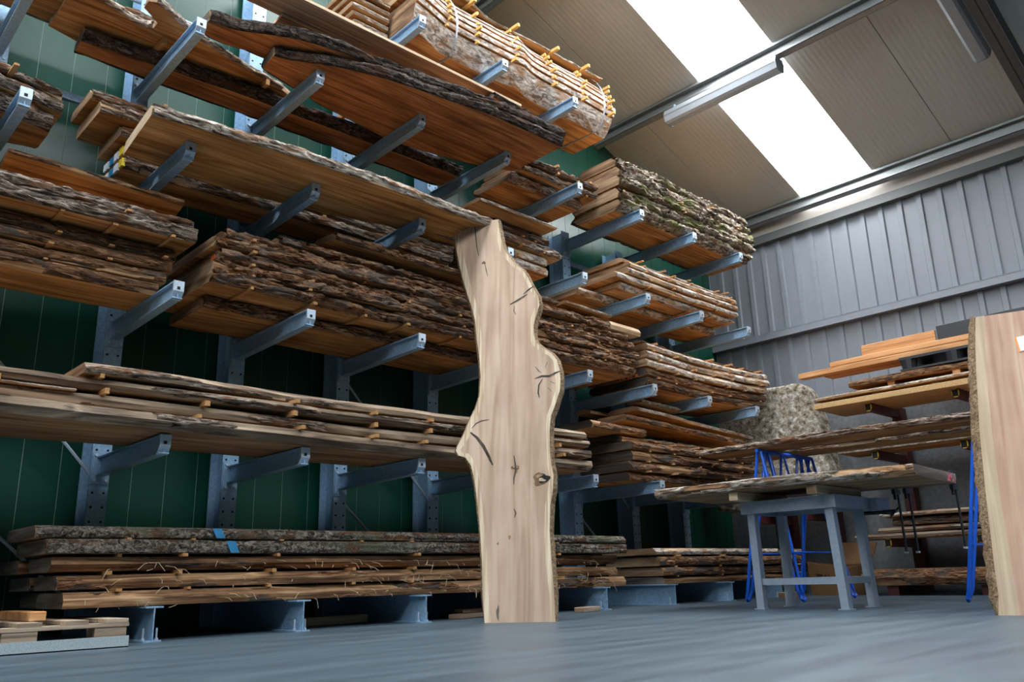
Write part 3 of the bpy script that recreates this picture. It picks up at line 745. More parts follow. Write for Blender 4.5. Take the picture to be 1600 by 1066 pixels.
board('thin sawn board with pale front edge above the dark boards', 2.3, 4.94, 4.96, 5.25, 4.585, .025, kind='plain', wave=0, slant=0, bulge=0, ripple=0, name='sawn_board')
board('short thin sawn board poking out under the longer one', 2.58, 3.3, 5.19, 5.4, 4.545, .025, kind='plain', wave=0, slant=0, bulge=0, ripple=0, name='sawn_board')
board('narrow board with dark bark along the wall on fourth arms', 1.39, 4.9, [(1.39, 5.92), (2.6, 5.80), (4.9, 5.79)], 6.19, 4.185, .085, kind='dark', wave=.02, slant=-.05, skew=.02)
S = 'the thin stack left of the mossy stack'
stack(S, 'grey-barked board', [
 (5.32, 6.42, 5.56, 6.1, 4.185, .07, dict(slant=-.06)),
 (5.40, 6.52, 5.44, 6.1, 4.278, .065),
 (5.42, 6.5, 5.42, 6.05, 4.366, .06, dict(slant=.03)),
 (5.40, 6.62, 5.55, 6.1, 4.45, .03, dict(kind='brown', slant=.04)),
], kind='oakgrey', wave=.02, sx=(5.9, 6.15, 6.4))
S = 'the mossy stack near the end wall'
stack(S, 'thick mossy-barked board', [
 (6.74, 9.38, 5.30, 5.97, 4.182, .12, dict(slant=-.06)),
 (6.72, 9.42, 5.26, 5.95, 4.315, .12),
 (6.70, 9.42, 5.25, 5.95, 4.448, .115),
 (6.73, 9.40, 5.26, 5.93, 4.576, .115),
 (6.72, 9.36, 5.29, 5.85, 4.704, .11, dict(slant=.05)),
], kind='moss', wave=.02, bulge=.02, sx=(7.3, 7.9, 8.5, 9.1))

# slab with a forked branch above the narrow board: outline sawn out of a crotch
def outline_thing(name, label, cat, pts, frame, th, mats, bev=0.0, group=None, bark_mat=None, bark_t=.012, bark_range=None, back_grow=0.0, part='plank', sub=0):
    """pts: 2d outline in the frame (origin, u, v, w): u right, v up, w = back direction; thickness th along w"""
    o_, u, v, w = [Vector(a) for a in frame]
    mw = Matrix.Identity(4)
    for i in range(3): mw[i][0] = u[i]; mw[i][1] = v[i]; mw[i][2] = -w[i]; mw[i][3] = o_[i]
    root = empty(name, (0, 0, 0)); root.matrix_world = mw; tag(root, label, cat, group)
    n = len(pts); c = np.mean(np.array(pts), 0)
    P = np.array(pts)
    tan = np.roll(P, -1, 0)-np.roll(P, 1, 0); nor = np.stack([tan[:, 1], -tan[:, 0]], -1); nor /= np.linalg.norm(nor, axis=1)[:, None]+1e-9
    area_ = np.sum(P[:, 0]*np.roll(P[:, 1], -1)-np.roll(P[:, 0], -1)*P[:, 1])
    if area_ < 0: nor = -nor
    g = np.broadcast_to(np.array(back_grow, float), (n,))
    vs = [(p[0], p[1], 0.0) for p in P]+[(p[0]+q[0]*gg, p[1]+q[1]*gg, -th) for p, q, gg in zip(P, nor, g)]
    front = tuple(range(n)) if area_ > 0 else tuple(reversed(range(n)))
    back = tuple(n+i for i in (reversed(range(n)) if area_ > 0 else range(n)))
    fs = [front, back]+[((i, n+i, n+(i+1) % n, (i+1) % n) if area_ > 0 else (i, (i+1) % n, n+(i+1) % n, n+i)) for i in range(n)]
    me = mesh(part, vs, fs, [0, 0]+[1]*n)
    bm = bmesh.new(); bm.from_mesh(me); bmesh.ops.triangulate(bm, faces=[f for f in bm.faces if len(f.verts) > 4]); bm.to_mesh(me); bm.free()
    link(part, me, root, mats)
    if bark_mat:
        for (i0, i1) in bark_range:
            idx = [i % n for i in range(i0, i1+1)]
            seg = [Vector((*P[i], 0)) for i in idx]; sn = [Vector((*nor[i], 0)) for i in idx]; sg = [g[i] for i in idx]
            # resample finely
            Q = []; 
            for a in range(len(seg)-1):
                m_ = max(2, int((seg[a+1]-seg[a]).length/.018))
                for k in range(m_): t_ = k/m_; Q.append((seg[a].lerp(seg[a+1], t_), sn[a].lerp(sn[a+1], t_), sg[a]*(1-t_)+sg[a+1]*t_))
            Q.append((seg[-1], sn[-1], sg[-1])); M_ = 7; vv = []
            for a, (p, q, gg) in enumerate(Q):
                for k in range(M_+1):
                    t_ = k/M_; rr = float(fbm(np.array([a*.35]), np.array([k*.9+3]), 77+len(vs), 3)[0])
                    d = bark_t*(.3+1.1*rr) if 0 < k < M_ else .001
                    vv.append(p+q*(gg*t_+d)+Vector((0, 0, -th*t_)))
            ff = [(a*(M_+1)+k, (a+1)*(M_+1)+k, (a+1)*(M_+1)+k+1, a*(M_+1)+k+1) for a in range(len(Q)-1) for k in range(M_)]
            bme = mesh('bark', vv, ff); bm = bmesh.new(); bm.from_mesh(bme); bmesh.ops.recalc_face_normals(bm, faces=bm.faces); bm.to_mesh(bme); bm.free()
            link('bark', bme, root, [bark_mat], smooth=True)
    return root
zF = 4.315
pF = [(75, 40), (86, 27), (98, 8), (108, -14), (150, -6), (180, 15), (205, 32), (226, 43), (240, 44), (246, 36), (236, 24), (225, 12), (232, 2), (246, 4), (262, 18), (282, 38), (310, 62), (345, 84), (400, 118), (440, 140), (470, 165), (440, 170), (400, 160), (330, 130), (250, 105), (180, 85), (120, 65)]
P3 = [un(a, b, z=zF) for a, b in pF]
oF = (2.0, 5.9, zF)
outline_thing('forked_slab', 'forked slab with ragged bark above the narrow board by the wall', 'board',
    [(p[0]-2.0, p[1]-5.9) for p in P3], (oF, (1, 0, 0), (0, 1, 0), (0, 0, -1)), -.06, ['heart_orange', 'sap_pale'],
    bark_mat='bark_pale', bark_t=.03, bark_range=[(3, 8), (13, 19)], back_grow=-.01)
board('flat brown board far behind the forked slab', .2, 2.0, 5.75, 6.2, 4.40, .06, kind='oakgrey', res=.06)
for xx in (1.9, 2.75, 3.5):
    stick('small spacer stick propping the forked slab off the narrow board', 'sticks under the forked slab', xx, 5.72, 6.2, 4.268, 4.318, w=.035)

# ------------------------------------------------------------------ the sliced log on the top arms
def log_slice(label, x0, x1, z0, z1, zc, R, yc, i):
    root = empty('log_slice', ((x0+x1)/2, yc, z0)); tag(root, label, 'board', 'slices of the strapped log')
    cx = (x0+x1)/2; n = 46; xs = np.linspace(x0, x1, n+1); m_ = 5
    def prof(side):
        out = []
        for xx in xs:
            t = (xx-x0)/(x1-x0)
            r = R*(1.0-.10*t+.20*max(0, .16-t)/.16+.02*math.sin(xx*5+1)); r += .035*math.exp(-((xx-5.35)/.12)**2)
            row = []
            for k in range(m_+1):
                z = z0+(z1-z0)*k/m_
                h = math.sqrt(max(.01, r*r-(z-zc)**2))
                nn = .010*(float(vnoise(np.array([xx*6]), np.array([z*9]), 4)[0])-.5)
                row.append((h+nn, z-z0))
            out.append(row)
        return out
    pf = prof(0); sag = lambda xx: -.05*((xx-5.2)/1.7)**2*0
    vs, fs, mi = [], [], []
    for a in range(n+1):
        row = pf[a]; X = xs[a]-cx
        for k in range(m_+1): vs.append((X, -row[k][0], row[k][1]))
        for k in reversed(range(m_+1)): vs.append((X, row[k][0]*.95, row[k][1]))
    K = 2*(m_+1)
    for a in range(n):
        for k in range(K):
            l = (k+1) % K
            fs.append((a*K+k, (a+1)*K+k, (a+1)*K+l, a*K+l)); mi.append(0)
    fs.append(tuple(range(K))); mi.append(1); fs.append(tuple(n*K+k for k in reversed(range(K)))); mi.append(1)
    link('plank', mesh('plank', vs, fs, mi), root, ['heart_orange', 'end_brown'])
    for sgn in (-1, 1):
        bv, bf = [], []
        for a in range(n+1):
            X = xs[a]-cx; row = pf[a]
            for k in range(m_+1): bv.append((X, sgn*(row[k][0]*(1 if sgn < 0 else .95)+.006), row[k][1]))
        for a in range(n):
            for k in range(m_):
                q = (a*(m_+1)+k, (a+1)*(m_+1)+k, (a+1)*(m_+1)+k+1, a*(m_+1)+k+1); bf.append(q if sgn < 0 else q[::-1])
        link('bark', mesh('bark', bv, bf), root, ['bark_smooth'], smooth=True)
LR, LZC, LYC = .45, 5.50, 5.78
z = 5.182; slices = []
i = 0
ths = [.20, .05, .05, .05, .05, .05, .05, .05]
for i, th in enumerate(ths):
    if i >= 7: break
    slices.append((z, z+th)); z += th+.028
for i, (a, b_) in enumerate(slices):
    log_slice('smooth grey-barked log slice, %s of the strapped log on the top arms' % ('lowest' if i == 0 else ('topmost' if i == len(slices)-1 else ORD[i])), 3.9+.02*(i % 3), 6.84+.03*((i*7) % 3), a, b_, LZC, LR, LYC, i)
for i in range(len(slices)-1):
    za, zb = slices[i][1], slices[i+1][0]; zm = (za+zb)/2
    hw = math.sqrt(LR*LR-(zm-LZC)**2)
    for xx in (4.35, 4.75, 5.25, 5.8, 6.3, 6.78):
        xj = xx+srnd.uniform(-.04, .04)
        stick('yellow spacer stick under the %s slice of the strapped log' % ('topmost' if i == len(slices)-2 else ORD[i+1]), 'yellow sticks in the strapped log', xj, LYC-hw-srnd.uniform(.01, .07), LYC+hw, za-.001, zb+.001, w=.024, yellow=True)
# curved outer slab on the log and its sticks
board('warped thin slab lying on top of the strapped log', 4.5, 6.75, 5.40, 5.95, slices[-1][1]+.03, .03, kind='thin', wave=.05, bow=-.02, slant=.03)
for xx in (4.7, 5.3, 5.9, 6.4):
    stick('small yellow spacer stick under the warped slab on the log', 'yellow sticks under the warped slab', xx, 5.32, 5.9, slices[-1][1]-.001, slices[-1][1]+.034, w=.035, yellow=True)
for xx, lb in ((4.45, 'steel strap round the thick end of the log'), (6.62, 'steel strap round the thin end of the log')):
    pts = []
    for a in range(33):
        t = a/32*2*math.pi; y = LYC+(LR+.02)*math.cos(t); zz = LZC+(LR+.02)*math.sin(t)*.98
        zz = min(max(zz, 5.176), slices[-1][1]+.095)
        pts.append((xx+.02*math.sin(t*2), y, zz))
    mb = MB(); mb.loft([[(p[0]-.011, p[1], p[2]), (p[0]+.011, p[1], p[2]), (p[0]+.011, LYC+(p[1]-LYC)*1.008, p[2]+.002), (p[0]-.011, LYC+(p[1]-LYC)*1.008, p[2]+.002)] for p in pts], caps=False)
    tag(mb.build('steel_strap', 'strap_steel'), lb, 'strap')
# the wide slab end turned towards us at the left of the log
S = 'the striped bundle left of the log'
for i in range(5):
    board('pale thin slice, %s in the striped bundle left of the log' % ORD[i], 3.50-.02*i, 3.86, 5.62-.01*i, 6.1, 5.183+.075*i, .05, kind='thin', wave=.005)

for o in [q for q in COL.objects if q.get('label', '').startswith('smooth-barked curved board, second')]:
    for (ya, yb, za, zb) in ((-.30, -.27, .03, .06), (-.22, -.20, .02, .065), (-.18, -.165, .025, .06), (-.12, -.09, .03, .055), (-.06, -.05, .02, .06)):
        MB().box(-1.215, -1.208, ya, yb, za-.03, zb-.03).build('chalk_mark', 'paint_orange', o)
for o in [q for q in COL.objects if q.get('label', '').startswith('rough barked board, fourth')]:
    MB().box(-2.315, -2.308, -.36, -.30, .02, .055).build('chalk_mark', 'paint_orange', o)
# ================================================================== the tall slab leaning on the rack
B0 = np.array([4.1785, 4.386, 0.0]); U0 = np.array([.575, -.818, 0.0]); NB = np.array([.818, .575, 0.0])
TH = math.radians(9.0)
V0 = NB*math.sin(TH)+np.array([0, 0, 1])*math.cos(TH); W0 = NB*math.cos(TH)-np.array([0, 0, 1])*math.sin(TH)
def on_slab(px, py):
    p = unp(px, py, B0, W0)-B0; return (float(p@U0), float(p@V0))
L_ = [(757, 973), (754, 930), (753, 880), (750, 830), (746, 790), (742, 755), (736, 728), (727, 715), (716, 712), (712, 704), (716, 694), (724, 680), (734, 655), (743, 638), (749, 618), (751, 590), (749, 560), (745, 530), (742, 500), (737, 480), (730, 460), (724, 440), (718, 415), (713, 390), (710, 367)]
T_ = [(733, 356), (757, 345), (778, 343)]
R_ = [(780, 358), (783, 372), (787, 388), (795, 400), (804, 412), (816, 420), (823, 430), (832, 448), (841, 463), (843, 477), (838, 492), (834, 508), (834, 522), (838, 535), (850, 545), (862, 552), (870, 562), (874, 575), (876, 592), (875, 610), (868, 632), (861, 650), (859, 672), (859, 700), (861, 725), (865, 742), (864, 765), (860, 790), (859, 830), (862, 880), (866, 930), (868, 971)]
pts = [on_slab(*p) for p in (L_+T_+R_)]
pts[0] = (pts[0][0], 0.0); pts[-1] = (pts[-1][0], 0.0)
n_l, n_t = len(L_), len(T_)
slab = outline_thing('leaning_oak_slab', 'tall planed live-edge oak slab leaning upright against the rack', 'wood slab', pts, (B0, U0, V0, W0), .06,
    ['planed_oak', 'bark_chip'], bark_mat='bark_chip', bark_t=.008, bark_range=[(0, n_l-1), (n_l+n_t-1, len(pts)-1)], back_grow=.02)
# sapwood bands along both wavy edges, knots and cracks, all flush on the face
def band(name, edge, width, mat, off=.0012, phase=0.0):
    E_ = np.array(edge); tan = np.gradient(E_, axis=0); nn = np.stack([-tan[:, 1], tan[:, 0]], -1); nn /= np.linalg.norm(nn, axis=1)[:, None]
    c = np.array([0.02, 1.6]); s = np.sign(np.sum((c-E_)*nn, 1).mean()); nn = nn*s
    k_ = np.ones(3)/3; nn = np.stack([np.convolve(np.pad(nn[:, j], 1, mode='edge'), k_, 'valid') for j in (0, 1)], -1)
    vs, fs = [], []
    for i, (p, q) in enumerate(zip(E_, nn)):
        w = width*(.75+.5*float(vnoise(np.array([i*.6+phase]), np.array([2.0]), 9)[0]))
        vs += [(p[0]+q[0]*.002, p[1]+q[1]*.002, off), (p[0]+q[0]*w, p[1]+q[1]*w, off)]
    for i in range(len(E_)-1): fs.append((2*i, 2*i+1, 2*i+3, 2*i+2))
    me = mesh(name, vs, fs); bm = bmesh.new(); bm.from_mesh(me); bmesh.ops.recalc_face_normals(bm, faces=bm.faces)
    for f in bm.faces:
        if f.normal.z < 0: f.normal_flip()
    bm.to_mesh(me); bm.free()
    o = link(name, me, slab, [mat]); return o
o = band('sapwood', pts[:n_l], .045, 'planed_sap'); o['label'] = 'pale sapwood band along the wavy edge'
o = band('sapwood', pts[n_l+n_t-1:], .035, 'planed_sap', phase=5.0); o['label'] = 'pale sapwood band along the wavy edge'
def crack(path, w, name='crack', mat='end_dark'):
    P_ = np.array([on_slab(*p) for p in path]); vs, fs = [], []
    m_ = len(P_)
    for i, p in enumerate(P_):
        t = P_[min(i+1, m_-1)]-P_[max(i-1, 0)]; t /= np.linalg.norm(t); q = np.array([-t[1], t[0]]); ww = w*(.25+math.sin(math.pi*(i+.35)/(m_-.3))) 
        vs += [(*(p+q*ww), .0022), (*(p-q*ww), .0022)]
    fs = [(2*i, 2*i+1, 2*i+3, 2*i+2) for i in range(m_-1)]
    me = mesh(name, vs, fs); bm = bmesh.new(); bm.from_mesh(me)
    bmesh.ops.recalc_face_normals(bm, faces=bm.faces)
    for f in bm.faces:
        if f.normal.z < 0: f.normal_flip()
    bm.to_mesh(me); bm.free()
    link(name, me, slab, [mat])
for path, w in (([(742, 351), (743, 365), (745, 385), (748, 400)], .004), ([(797, 476), (808, 470), (818, 464), (824, 460)], .007), ([(818, 460), (826, 453), (833, 448)], .006),
    ([(836, 592), (846, 588), (858, 588), (868, 583), (876, 580)], .007), ([(848, 592), (842, 602), (841, 614), (843, 622)], .005), ([(836, 573), (841, 579), (846, 583)], .003),
    ([(735, 676), (745, 684), (755, 697), (764, 714), (770, 727)], .010), ([(737, 670), (744, 662), (752, 658), (764, 656)], .004), ([(756, 695), (761, 708), (766, 722)], .005),
    ([(803, 712), (805, 725), (806, 735), (803, 748), (803, 758)], .006), ([(799, 730), (804, 733), (811, 733)], .005), ([(804, 478), (803, 486), (806, 492)], .003),
    ([(803, 795), (806, 802), (804, 809)], .004), ([(867, 600), (860, 596)], .002), ([(855, 566), (852, 575)], .002), ([(862, 612), (856, 606)], .002), ([(757, 410), (760, 423), (762, 432)], .003)):
    crack(path, w)
def disc(c, rx, ry, mat, name, off=.0016, rot=0.0):
    cx, cy = on_slab(*c); vs = [(cx, cy, off)]
    for a in range(18):
        t = a/18*2*math.pi; k = 1+.18*math.sin(3*t+cx*9)+.1*math.sin(5*t); X, Y = rx*k*math.cos(t), ry*k*math.sin(t)
        vs.append((cx+X*math.cos(rot)-Y*math.sin(rot), cy+X*math.sin(rot)+Y*math.cos(rot), off))
    o = link(name, mesh(name, vs, [(0, 1+a, 1+(a+1) % 18) for a in range(18)]), slab, [mat]); return o
disc((845, 749), .060, .048, 'end_brown', 'knot'); disc((850, 748), .042, .034, 'hole_black', 'knot_hole', .0024); disc((847, 750), .026, .012, 'end_pale', 'knot', .0032, -.3); disc((842, 744), .028, .01, 'end_brown', 'knot', .0032, .2)
disc((805, 733), .028, .034, 'end_brown', 'knot'); disc((756, 411), .018, .014, 'end_brown', 'knot'); disc((796, 840), .010, .016, 'end_brown', 'knot'); disc((778, 850), .007, .010, 'end_brown', 'knot')
disc((778, 958), .010, .05, 'end_grey', 'stain')

# ================================================================== the wide pinkish slab leaning at the right
B1 = np.array([5.745, 1.852, 0.0]); U1 = np.array([.16, -.987, 0.0]); N1 = np.array([.987, .16, 0.0]); T1 = math.radians(15.4)
V1 = N1*math.sin(T1)+np.array([0, 0, 1])*math.cos(T1); W1 = N1*math.cos(T1)-np.array([0, 0, 1])*math.sin(T1)
def on_pine(px, py):
    p = unp(px, py, B1, W1)-B1; return (float(p@U1), float(p@V1))
L_ = [(1560, 962), (1560, 930), (1553, 880), (1547, 830), (1541, 780), (1536, 730), (1531, 680), (1528, 630), (1525, 580), (1524, 540), (1524, 496)]
pp = [on_pine(*p) for p in L_]; pp[0] = (pp[0][0], 0.0)
tl = pp[-1]; tr = on_pine(1600, 485); sl_ = (tr[1]-tl[1])/(tr[0]-tl[0])
top = [(tl[0]+.2, tl[1]+.2*sl_), (tl[0]+.75, tl[1]+.75*sl_)]
right = [(.76, 1.5), (.72, .8), (.74, 0.0)]
pp2 = pp+top+right
gr = [.0]*len(pp2)
for i in range(len(L_)): gr[i] = .05
pine = outline_thing('leaning_pine_slab', 'wide pinkish planed slab with chipped bark edge leaning beside the trestle', 'wood slab', pp2, (B1, U1, V1, W1), .07,
    ['planed_pine', 'bark_chip'], bark_mat='bark_chip', bark_t=.022, bark_range=[(0, len(L_)-1)], back_grow=gr)
_s = slab; slab = pine
def bandp():
    E_ = np.array(pp); vs = []
    for i, p in enumerate(E_):
        t = i/(len(E_)-1); w = .10*(1-t)+.055*t; vs += [(p[0]+.002, p[1], .0012), (p[0]+w, p[1], .0012)]
    fs = [(2*i, 2*i+1, 2*i+3, 2*i+2) for i in range(len(E_)-1)]
    o = link('sapwood', mesh('sapwood', vs, fs), pine, ['planed_pine_sap']); o['label'] = 'pale yellowish sapwood band'
bandp(); slab = _s
c0 = on_pine(1585, 528); c1 = on_pine(1592, 551)
mb = MB(); vs = [(c0[0], c0[1], .002), (c1[0], c1[1], .002), (c1[0]+.14, c1[1]+.012, .002), (c0[0]+.14, c0[1]+.012, .002)]
tagr = empty('price_label', (0, 0, 0)); tagr.matrix_world = pine.matrix_world.copy(); tag(tagr, 'white paper label with orange edge stuck on the pinkish slab', 'label')
link('backing', mesh('backing', vs+[(a, b_, .004) for a, b_, c in vs], [(0, 1, 2, 3)[::-1], (4, 5, 6, 7), (0, 1, 5, 4), (1, 2, 6, 5), (2, 3, 7, 6), (3, 0, 4, 7)]), tagr, ['paper_orange'])
vs = [(c0[0]+.012, c0[1]-.002, .005), (c1[0]+.012, c1[1]+.005, .005), (c1[0]+.14, c1[1]+.015, .005), (c0[0]+.14, c0[1]+.01, .005)]
link('paper', mesh('paper', vs+[(a, b_, .007) for a, b_, c in vs], [(3, 2, 1, 0), (4, 5, 6, 7), (0, 1, 5, 4), (1, 2, 6, 5), (2, 3, 7, 6), (3, 0, 4, 7)]), tagr, ['paper_white'])

# ================================================================== steel bench, bearers and slab
bench = empty('steel_bench', (6.7, 3.45, 0)); tag(bench, 'grey steel bench on four square legs under the wide slab', 'workbench')
def bp_(o): o.parent = bench; o.matrix_parent_inverse = Matrix.Translation((-6.7, -3.45, 0)); return o
bp_(MB().box(6.26, 6.272, 3.03, 3.86, .75, .85).box(6.272, 6.85, 3.03, 3.04, .75, .85).box(6.272, 6.85, 3.85, 3.86, .75, .85).box(6.84, 6.85, 3.04, 3.85, .75, .85).build('apron', 'steel_blue_grey'))
bp_(MB().box(6.272, 6.84, 3.04, 3.85, .838, .85).build('table_top', 'steel_blue_grey'))
for (tx, ty, fx, fy) in ((6.31, 3.78, 6.295, 3.765), (6.31, 3.10, 6.295, 3.06), (6.78, 3.78, 6.75, 3.765), (6.78, 3.10, 6.75, 3.06)):
    h = .032; lg = MB().loft([[(fx-h, fy-h, 0.006), (fx+h, fy-h, 0.006), (fx+h, fy+h, 0.006), (fx-h, fy+h, 0.006)], [(tx-h, ty-h, .75), (tx+h, ty-h, .75), (tx+h, ty+h, .75), (tx-h, ty+h, .75)]]).build('leg', 'steel_blue_grey'); bp_(lg)
    ft = MB().box(fx-.048, fx+.048, fy-.048, fy+.048, 0, .007).build('foot_plate', 'steel_blue_grey'); ft.parent = lg
for (a, b_, c, d) in ((6.285, 6.315, 3.09, 3.74), (6.745, 6.775, 3.09, 3.74)): bp_(MB().box(a, b_, c, d, .185, .235).build('rail', 'steel_blue_grey'))
for c in (3.06, 3.765): bp_(MB().box(6.33, 6.72, c-.015, c+.015, .185, .235).build('rail', 'steel_blue_grey'))
v2 = empty('bench_vise', (6.98, 3.05, .70)); tag(v2, 'grey vise block with black clamp screw at the bench end', 'vise')
for (bx, nm_, mt) in (((-.12, .12, -.08, .0, .04, .145), 'jaw', 'steel_blue_grey'), ((-.10, .10, -.10, -.085, .01, .03), 'rail', 'black_steel')): MB().box(*bx).build(nm_, mt, v2)
MB().tube([(-.02, -.18, .03), (-.02, .12, .03)], .016, 8).build('screw', 'black_steel', v2)
MB().tube([(-.10, -.17, -.01), (.06, -.17, .06)], .009, 6).build('handle', 'black_steel', v2)
def beam(name, label, cat, x0, x1, y0, y1, z0, z1, mat, rz=0.0, axis='x', endmat=None, group=None, bev=.004):
    root_loc = ((x0+x1)/2, (y0+y1)/2, z0)
    a, b_, h = (x1-x0)/2, (y1-y0)/2, z1-z0
    if axis == 'y': a, b_ = b_, a
    mb = MB().box(-a, a, -b_, b_, 0, h); m_ = mb.me(name)
    bm = bmesh.new(); bm.from_mesh(m_); bmesh.ops.bevel(bm, geom=bm.edges[:], offset=bev, segments=1, affect='EDGES')
    for f in bm.faces:
        if abs(f.normal.x) > .9 and endmat: f.material_index = 1
    bm.to_mesh(m_); bm.free()
    o = link(name, m_, None, [mat]+([endmat] if endmat else [])); o.location = root_loc; o.rotation_euler = (0, 0, rz+(math.pi/2 if axis == 'y' else 0))
    return tag(o, label, cat, group)
beam('timber_bearer', 'pale square bearer under the slab at the rack end of the bench', 'timber', 6.04, 6.84, 3.74, 3.82, .851, .922, 'timber_pale', endmat='end_pale')
beam('timber_bearer', 'square timber bearer under the slab nearest the vise', 'timber', 6.08, 6.84, 3.08, 3.16, .851, .922, 'pallet_wood', endmat='end_brown')
def yboard(label, xf, xb, ya, yb, z, th, **k):
    """board running along y: front edge faces -x"""
    L = yb-ya; w = xb-xf; cx, cy = (xf+xb)/2, (ya+yb)/2
    return board(label, -L/2, L/2, -w/2, w/2, 0, th, rz=math.radians(-90)+k.pop('turn', 0.0), org=(cx, cy, z), **k)
yboard('wide live-edge slab with bark lying on the steel bench', 6.05, 7.15, 2.42, 4.55, .924, .08, kind='slabwood', wave=.06, slant=-.03, turn=.08)
for o in [q for q in COL.objects if q.get('label', '').startswith('wide live-edge slab with bark')]:
    for (ya, yb, za, zb) in ((.30, .36, .01, .03), (.38, .42, .04, .07), (.33, .37, .035, .06), (.44, .47, .01, .035)):
        MB().box(1.064, 1.068, ya, yb, za, zb).build('paint_mark', 'paint_pink', o)
# blue trestles carrying two slabs
def trestle(loc, rz, label, H=1.47, W_=1.12):
    r = empty('trestle', loc, (0, 0, rz)); tag(r, label, 'trestle')
    MB().tube([(-.02, 0, H), (W_, 0, H)], .02, 8).build('top_bar', 'trestle_blue', r)
    for sx in (0.03, W_-.03):
        for sy in (-1, 1):
            # hairpin leg: two rods meeting in a rounded foot
            foot = Vector((sx, sy*.30, .013)); pts = [(sx+.0, sy*.02, H-.01), (sx-.035, sy*.27, .10), (sx-.03, sy*.295, .03), foot, (sx+.035, sy*.30, .03), (sx+.045, sy*.27, .10), (sx+.16*(1 if sx < .5 else -1), sy*.02, H-.01)]
            MB().tube(pts, .016, 8).build('leg', 'trestle_blue', r)
    for sy in (-1, 1):
        MB().tube([(.06, sy*.21, .46), (W_-.06, sy*.21, .46)], .010, 6).build('rung', 'trestle_blue', r)
    for a in range(3):
        x0 = .12+a*.33; MB().tube([(x0-.13, .0, .95), (x0+.02, 0, H-.01)], .0135, 6).build('lattice_rod', 'trestle_blue', r); MB().tube([(x0+.06, 0, H-.01), (x0+.25, .0, .95)], .0135, 6).build('lattice_rod', 'trestle_blue', r)
    MB().tube([(.0, 0, .95), (W_, 0, .95)], .010, 6).build('lower_bar', 'trestle_blue', r)
trestle((7.63, 4.44, 0), 0.0, 'blue tubular trestle with lattice top beside the porous block')
trestle((7.66, 2.39, 0), 0.0, 'blue tubular trestle half hidden by the pinkish slab')
yboard('orange live-edge slab lying at the front of the blue trestles', 7.62, 8.12, 2.2, 5.15, 1.499, .06, kind='oakgrey', wave=.04, slant=.03, turn=.03)
yboard('orange live-edge slab lying at the back of the blue trestles', 8.30, 8.75, 2.3, 5.08, 1.499, .05, kind='oakgrey', wave=.03, slant=.02, turn=.03)

# ================================================================== end-wall rack and its load
er = empty('red_arm_rack', (10.2, 3.6, 0)); tag(er, 'dark red cantilever rack with yellow arm caps against the grey wall', 'rack')
def ep(o, par=None):
    o.parent = er; o.matrix_parent_inverse = Matrix.Translation((-10.2, -3.6, 0)); return o
for yy in (4.05, 3.1):
    ep(MB().box(10.26, 10.40, yy-.06, yy+.06, 0, 2.15).build('upright', 'maroon_paint'))
    ep(MB().box(9.45, 10.26, yy-.06, yy+.06, 0, .10).build('base_beam', 'maroon_paint'))
    for zz in (2.12, 1.57, .60):
        a = ep(MB().box(9.5, 10.26, yy-.035, yy+.035, zz-.09, zz).build('arm', 'maroon_paint'))
        c = MB().loft([[(9.488, yy+.04*math.cos(t*math.pi/4+.39), zz-.045+.052*math.sin(t*math.pi/4+.39)) for t in range(8)], [(9.505, yy+.04*math.cos(t*math.pi/4+.39), zz-.045+.052*math.sin(t*math.pi/4+.39)) for t in range(8)]]).build('cap', 'yellow_plastic'); c.parent = a
        c = MB().box(9.484, 9.489, yy-.027, yy+.03, zz-.082, zz-.012).build('cap_socket', 'hole_black'); c.parent = a
for yy in (5.0, 5.62):
    ep(MB().box(10.26, 10.40, yy-.05, yy+.05, 0, 1.2).build('upright', 'maroon_paint')); ep(MB().box(9.5, 10.26, yy-.035, yy+.035, .86, .95).build('arm', 'maroon_paint'))
def yb_(name, label, xf, xb, ya, yb, z0, z1, mat, end=None, cat='board', group=None, turn=0.0):
    return beam(name, label, cat, xf, xb, ya, yb, z0, z1, mat, axis='y', endmat=end, group=group, rz=turn)
yb_('particle_board_sheet', 'flat yellowish particle board sheet on the top red arms', 9.36, 10.15, 2.3, 4.64, 2.122, 2.185, 'particle_board')
for yy in (3.95, 3.3, 2.75): beam('spacer_block', 'small wood block on the particle board sheet', 'block', 9.5, 9.9, yy-.04, yy+.04, 2.186, 2.232, 'pallet_wood', group='blocks on the particle board')
yboard('thin pointed slab resting on the small blocks over particle board', 9.42, 10.0, 2.3, 4.66, 2.233, .038, kind='thin', taper=.1, wave=.03)
for yy in (3.75, 3.05): beam('spacer_block', 'small square wood block between the two slabs above particle board', 'block', 9.48, 9.9, yy-.04, yy+.04, 2.272, 2.326, 'timber_orange', group='blocks between the two slabs')
yboard('thick brown slab under the black pallet', 9.45, 10.1, 2.3, 4.22, 2.327, .07, kind='brown', wave=.02)
bpal = empty('black_pallet', (9.8, 3.05, 2.40)); tag(bpal, 'black plastic pallet on the end-wall rack boards', 'pallet')
MB().box(-.36, .36, -.56, .56, .125, .155).build('deck', 'black_plastic', bpal); MB().box(-.36, .36, -.56, .56, 0.0, .022).build('skid', 'black_plastic', bpal)
for yy in (-.48, 0, .48):
    for xx in (-.29, .29): MB().loft([[(xx+(.075+.012*k)*math.cos(t*math.pi/5), yy+(.075+.012*k)*math.sin(t*math.pi/5), .022+.1035*k) for t in range(10)] for k in (0, 1)]).build('foot', 'black_plastic', bpal)
yb_('timber', 'lower long orange timber on the black pallet, reaching the porous block', 9.50, 9.62, 2.4, 4.86, 2.556, 2.62, 'timber_orange', 'end_pale', cat='timber')
yb_('timber', 'thick orange timber behind, laid beside the lower long timber', 9.64, 9.86, 2.4, 4.60, 2.556, 2.63, 'timber_orange', 'end_pale', cat='timber')
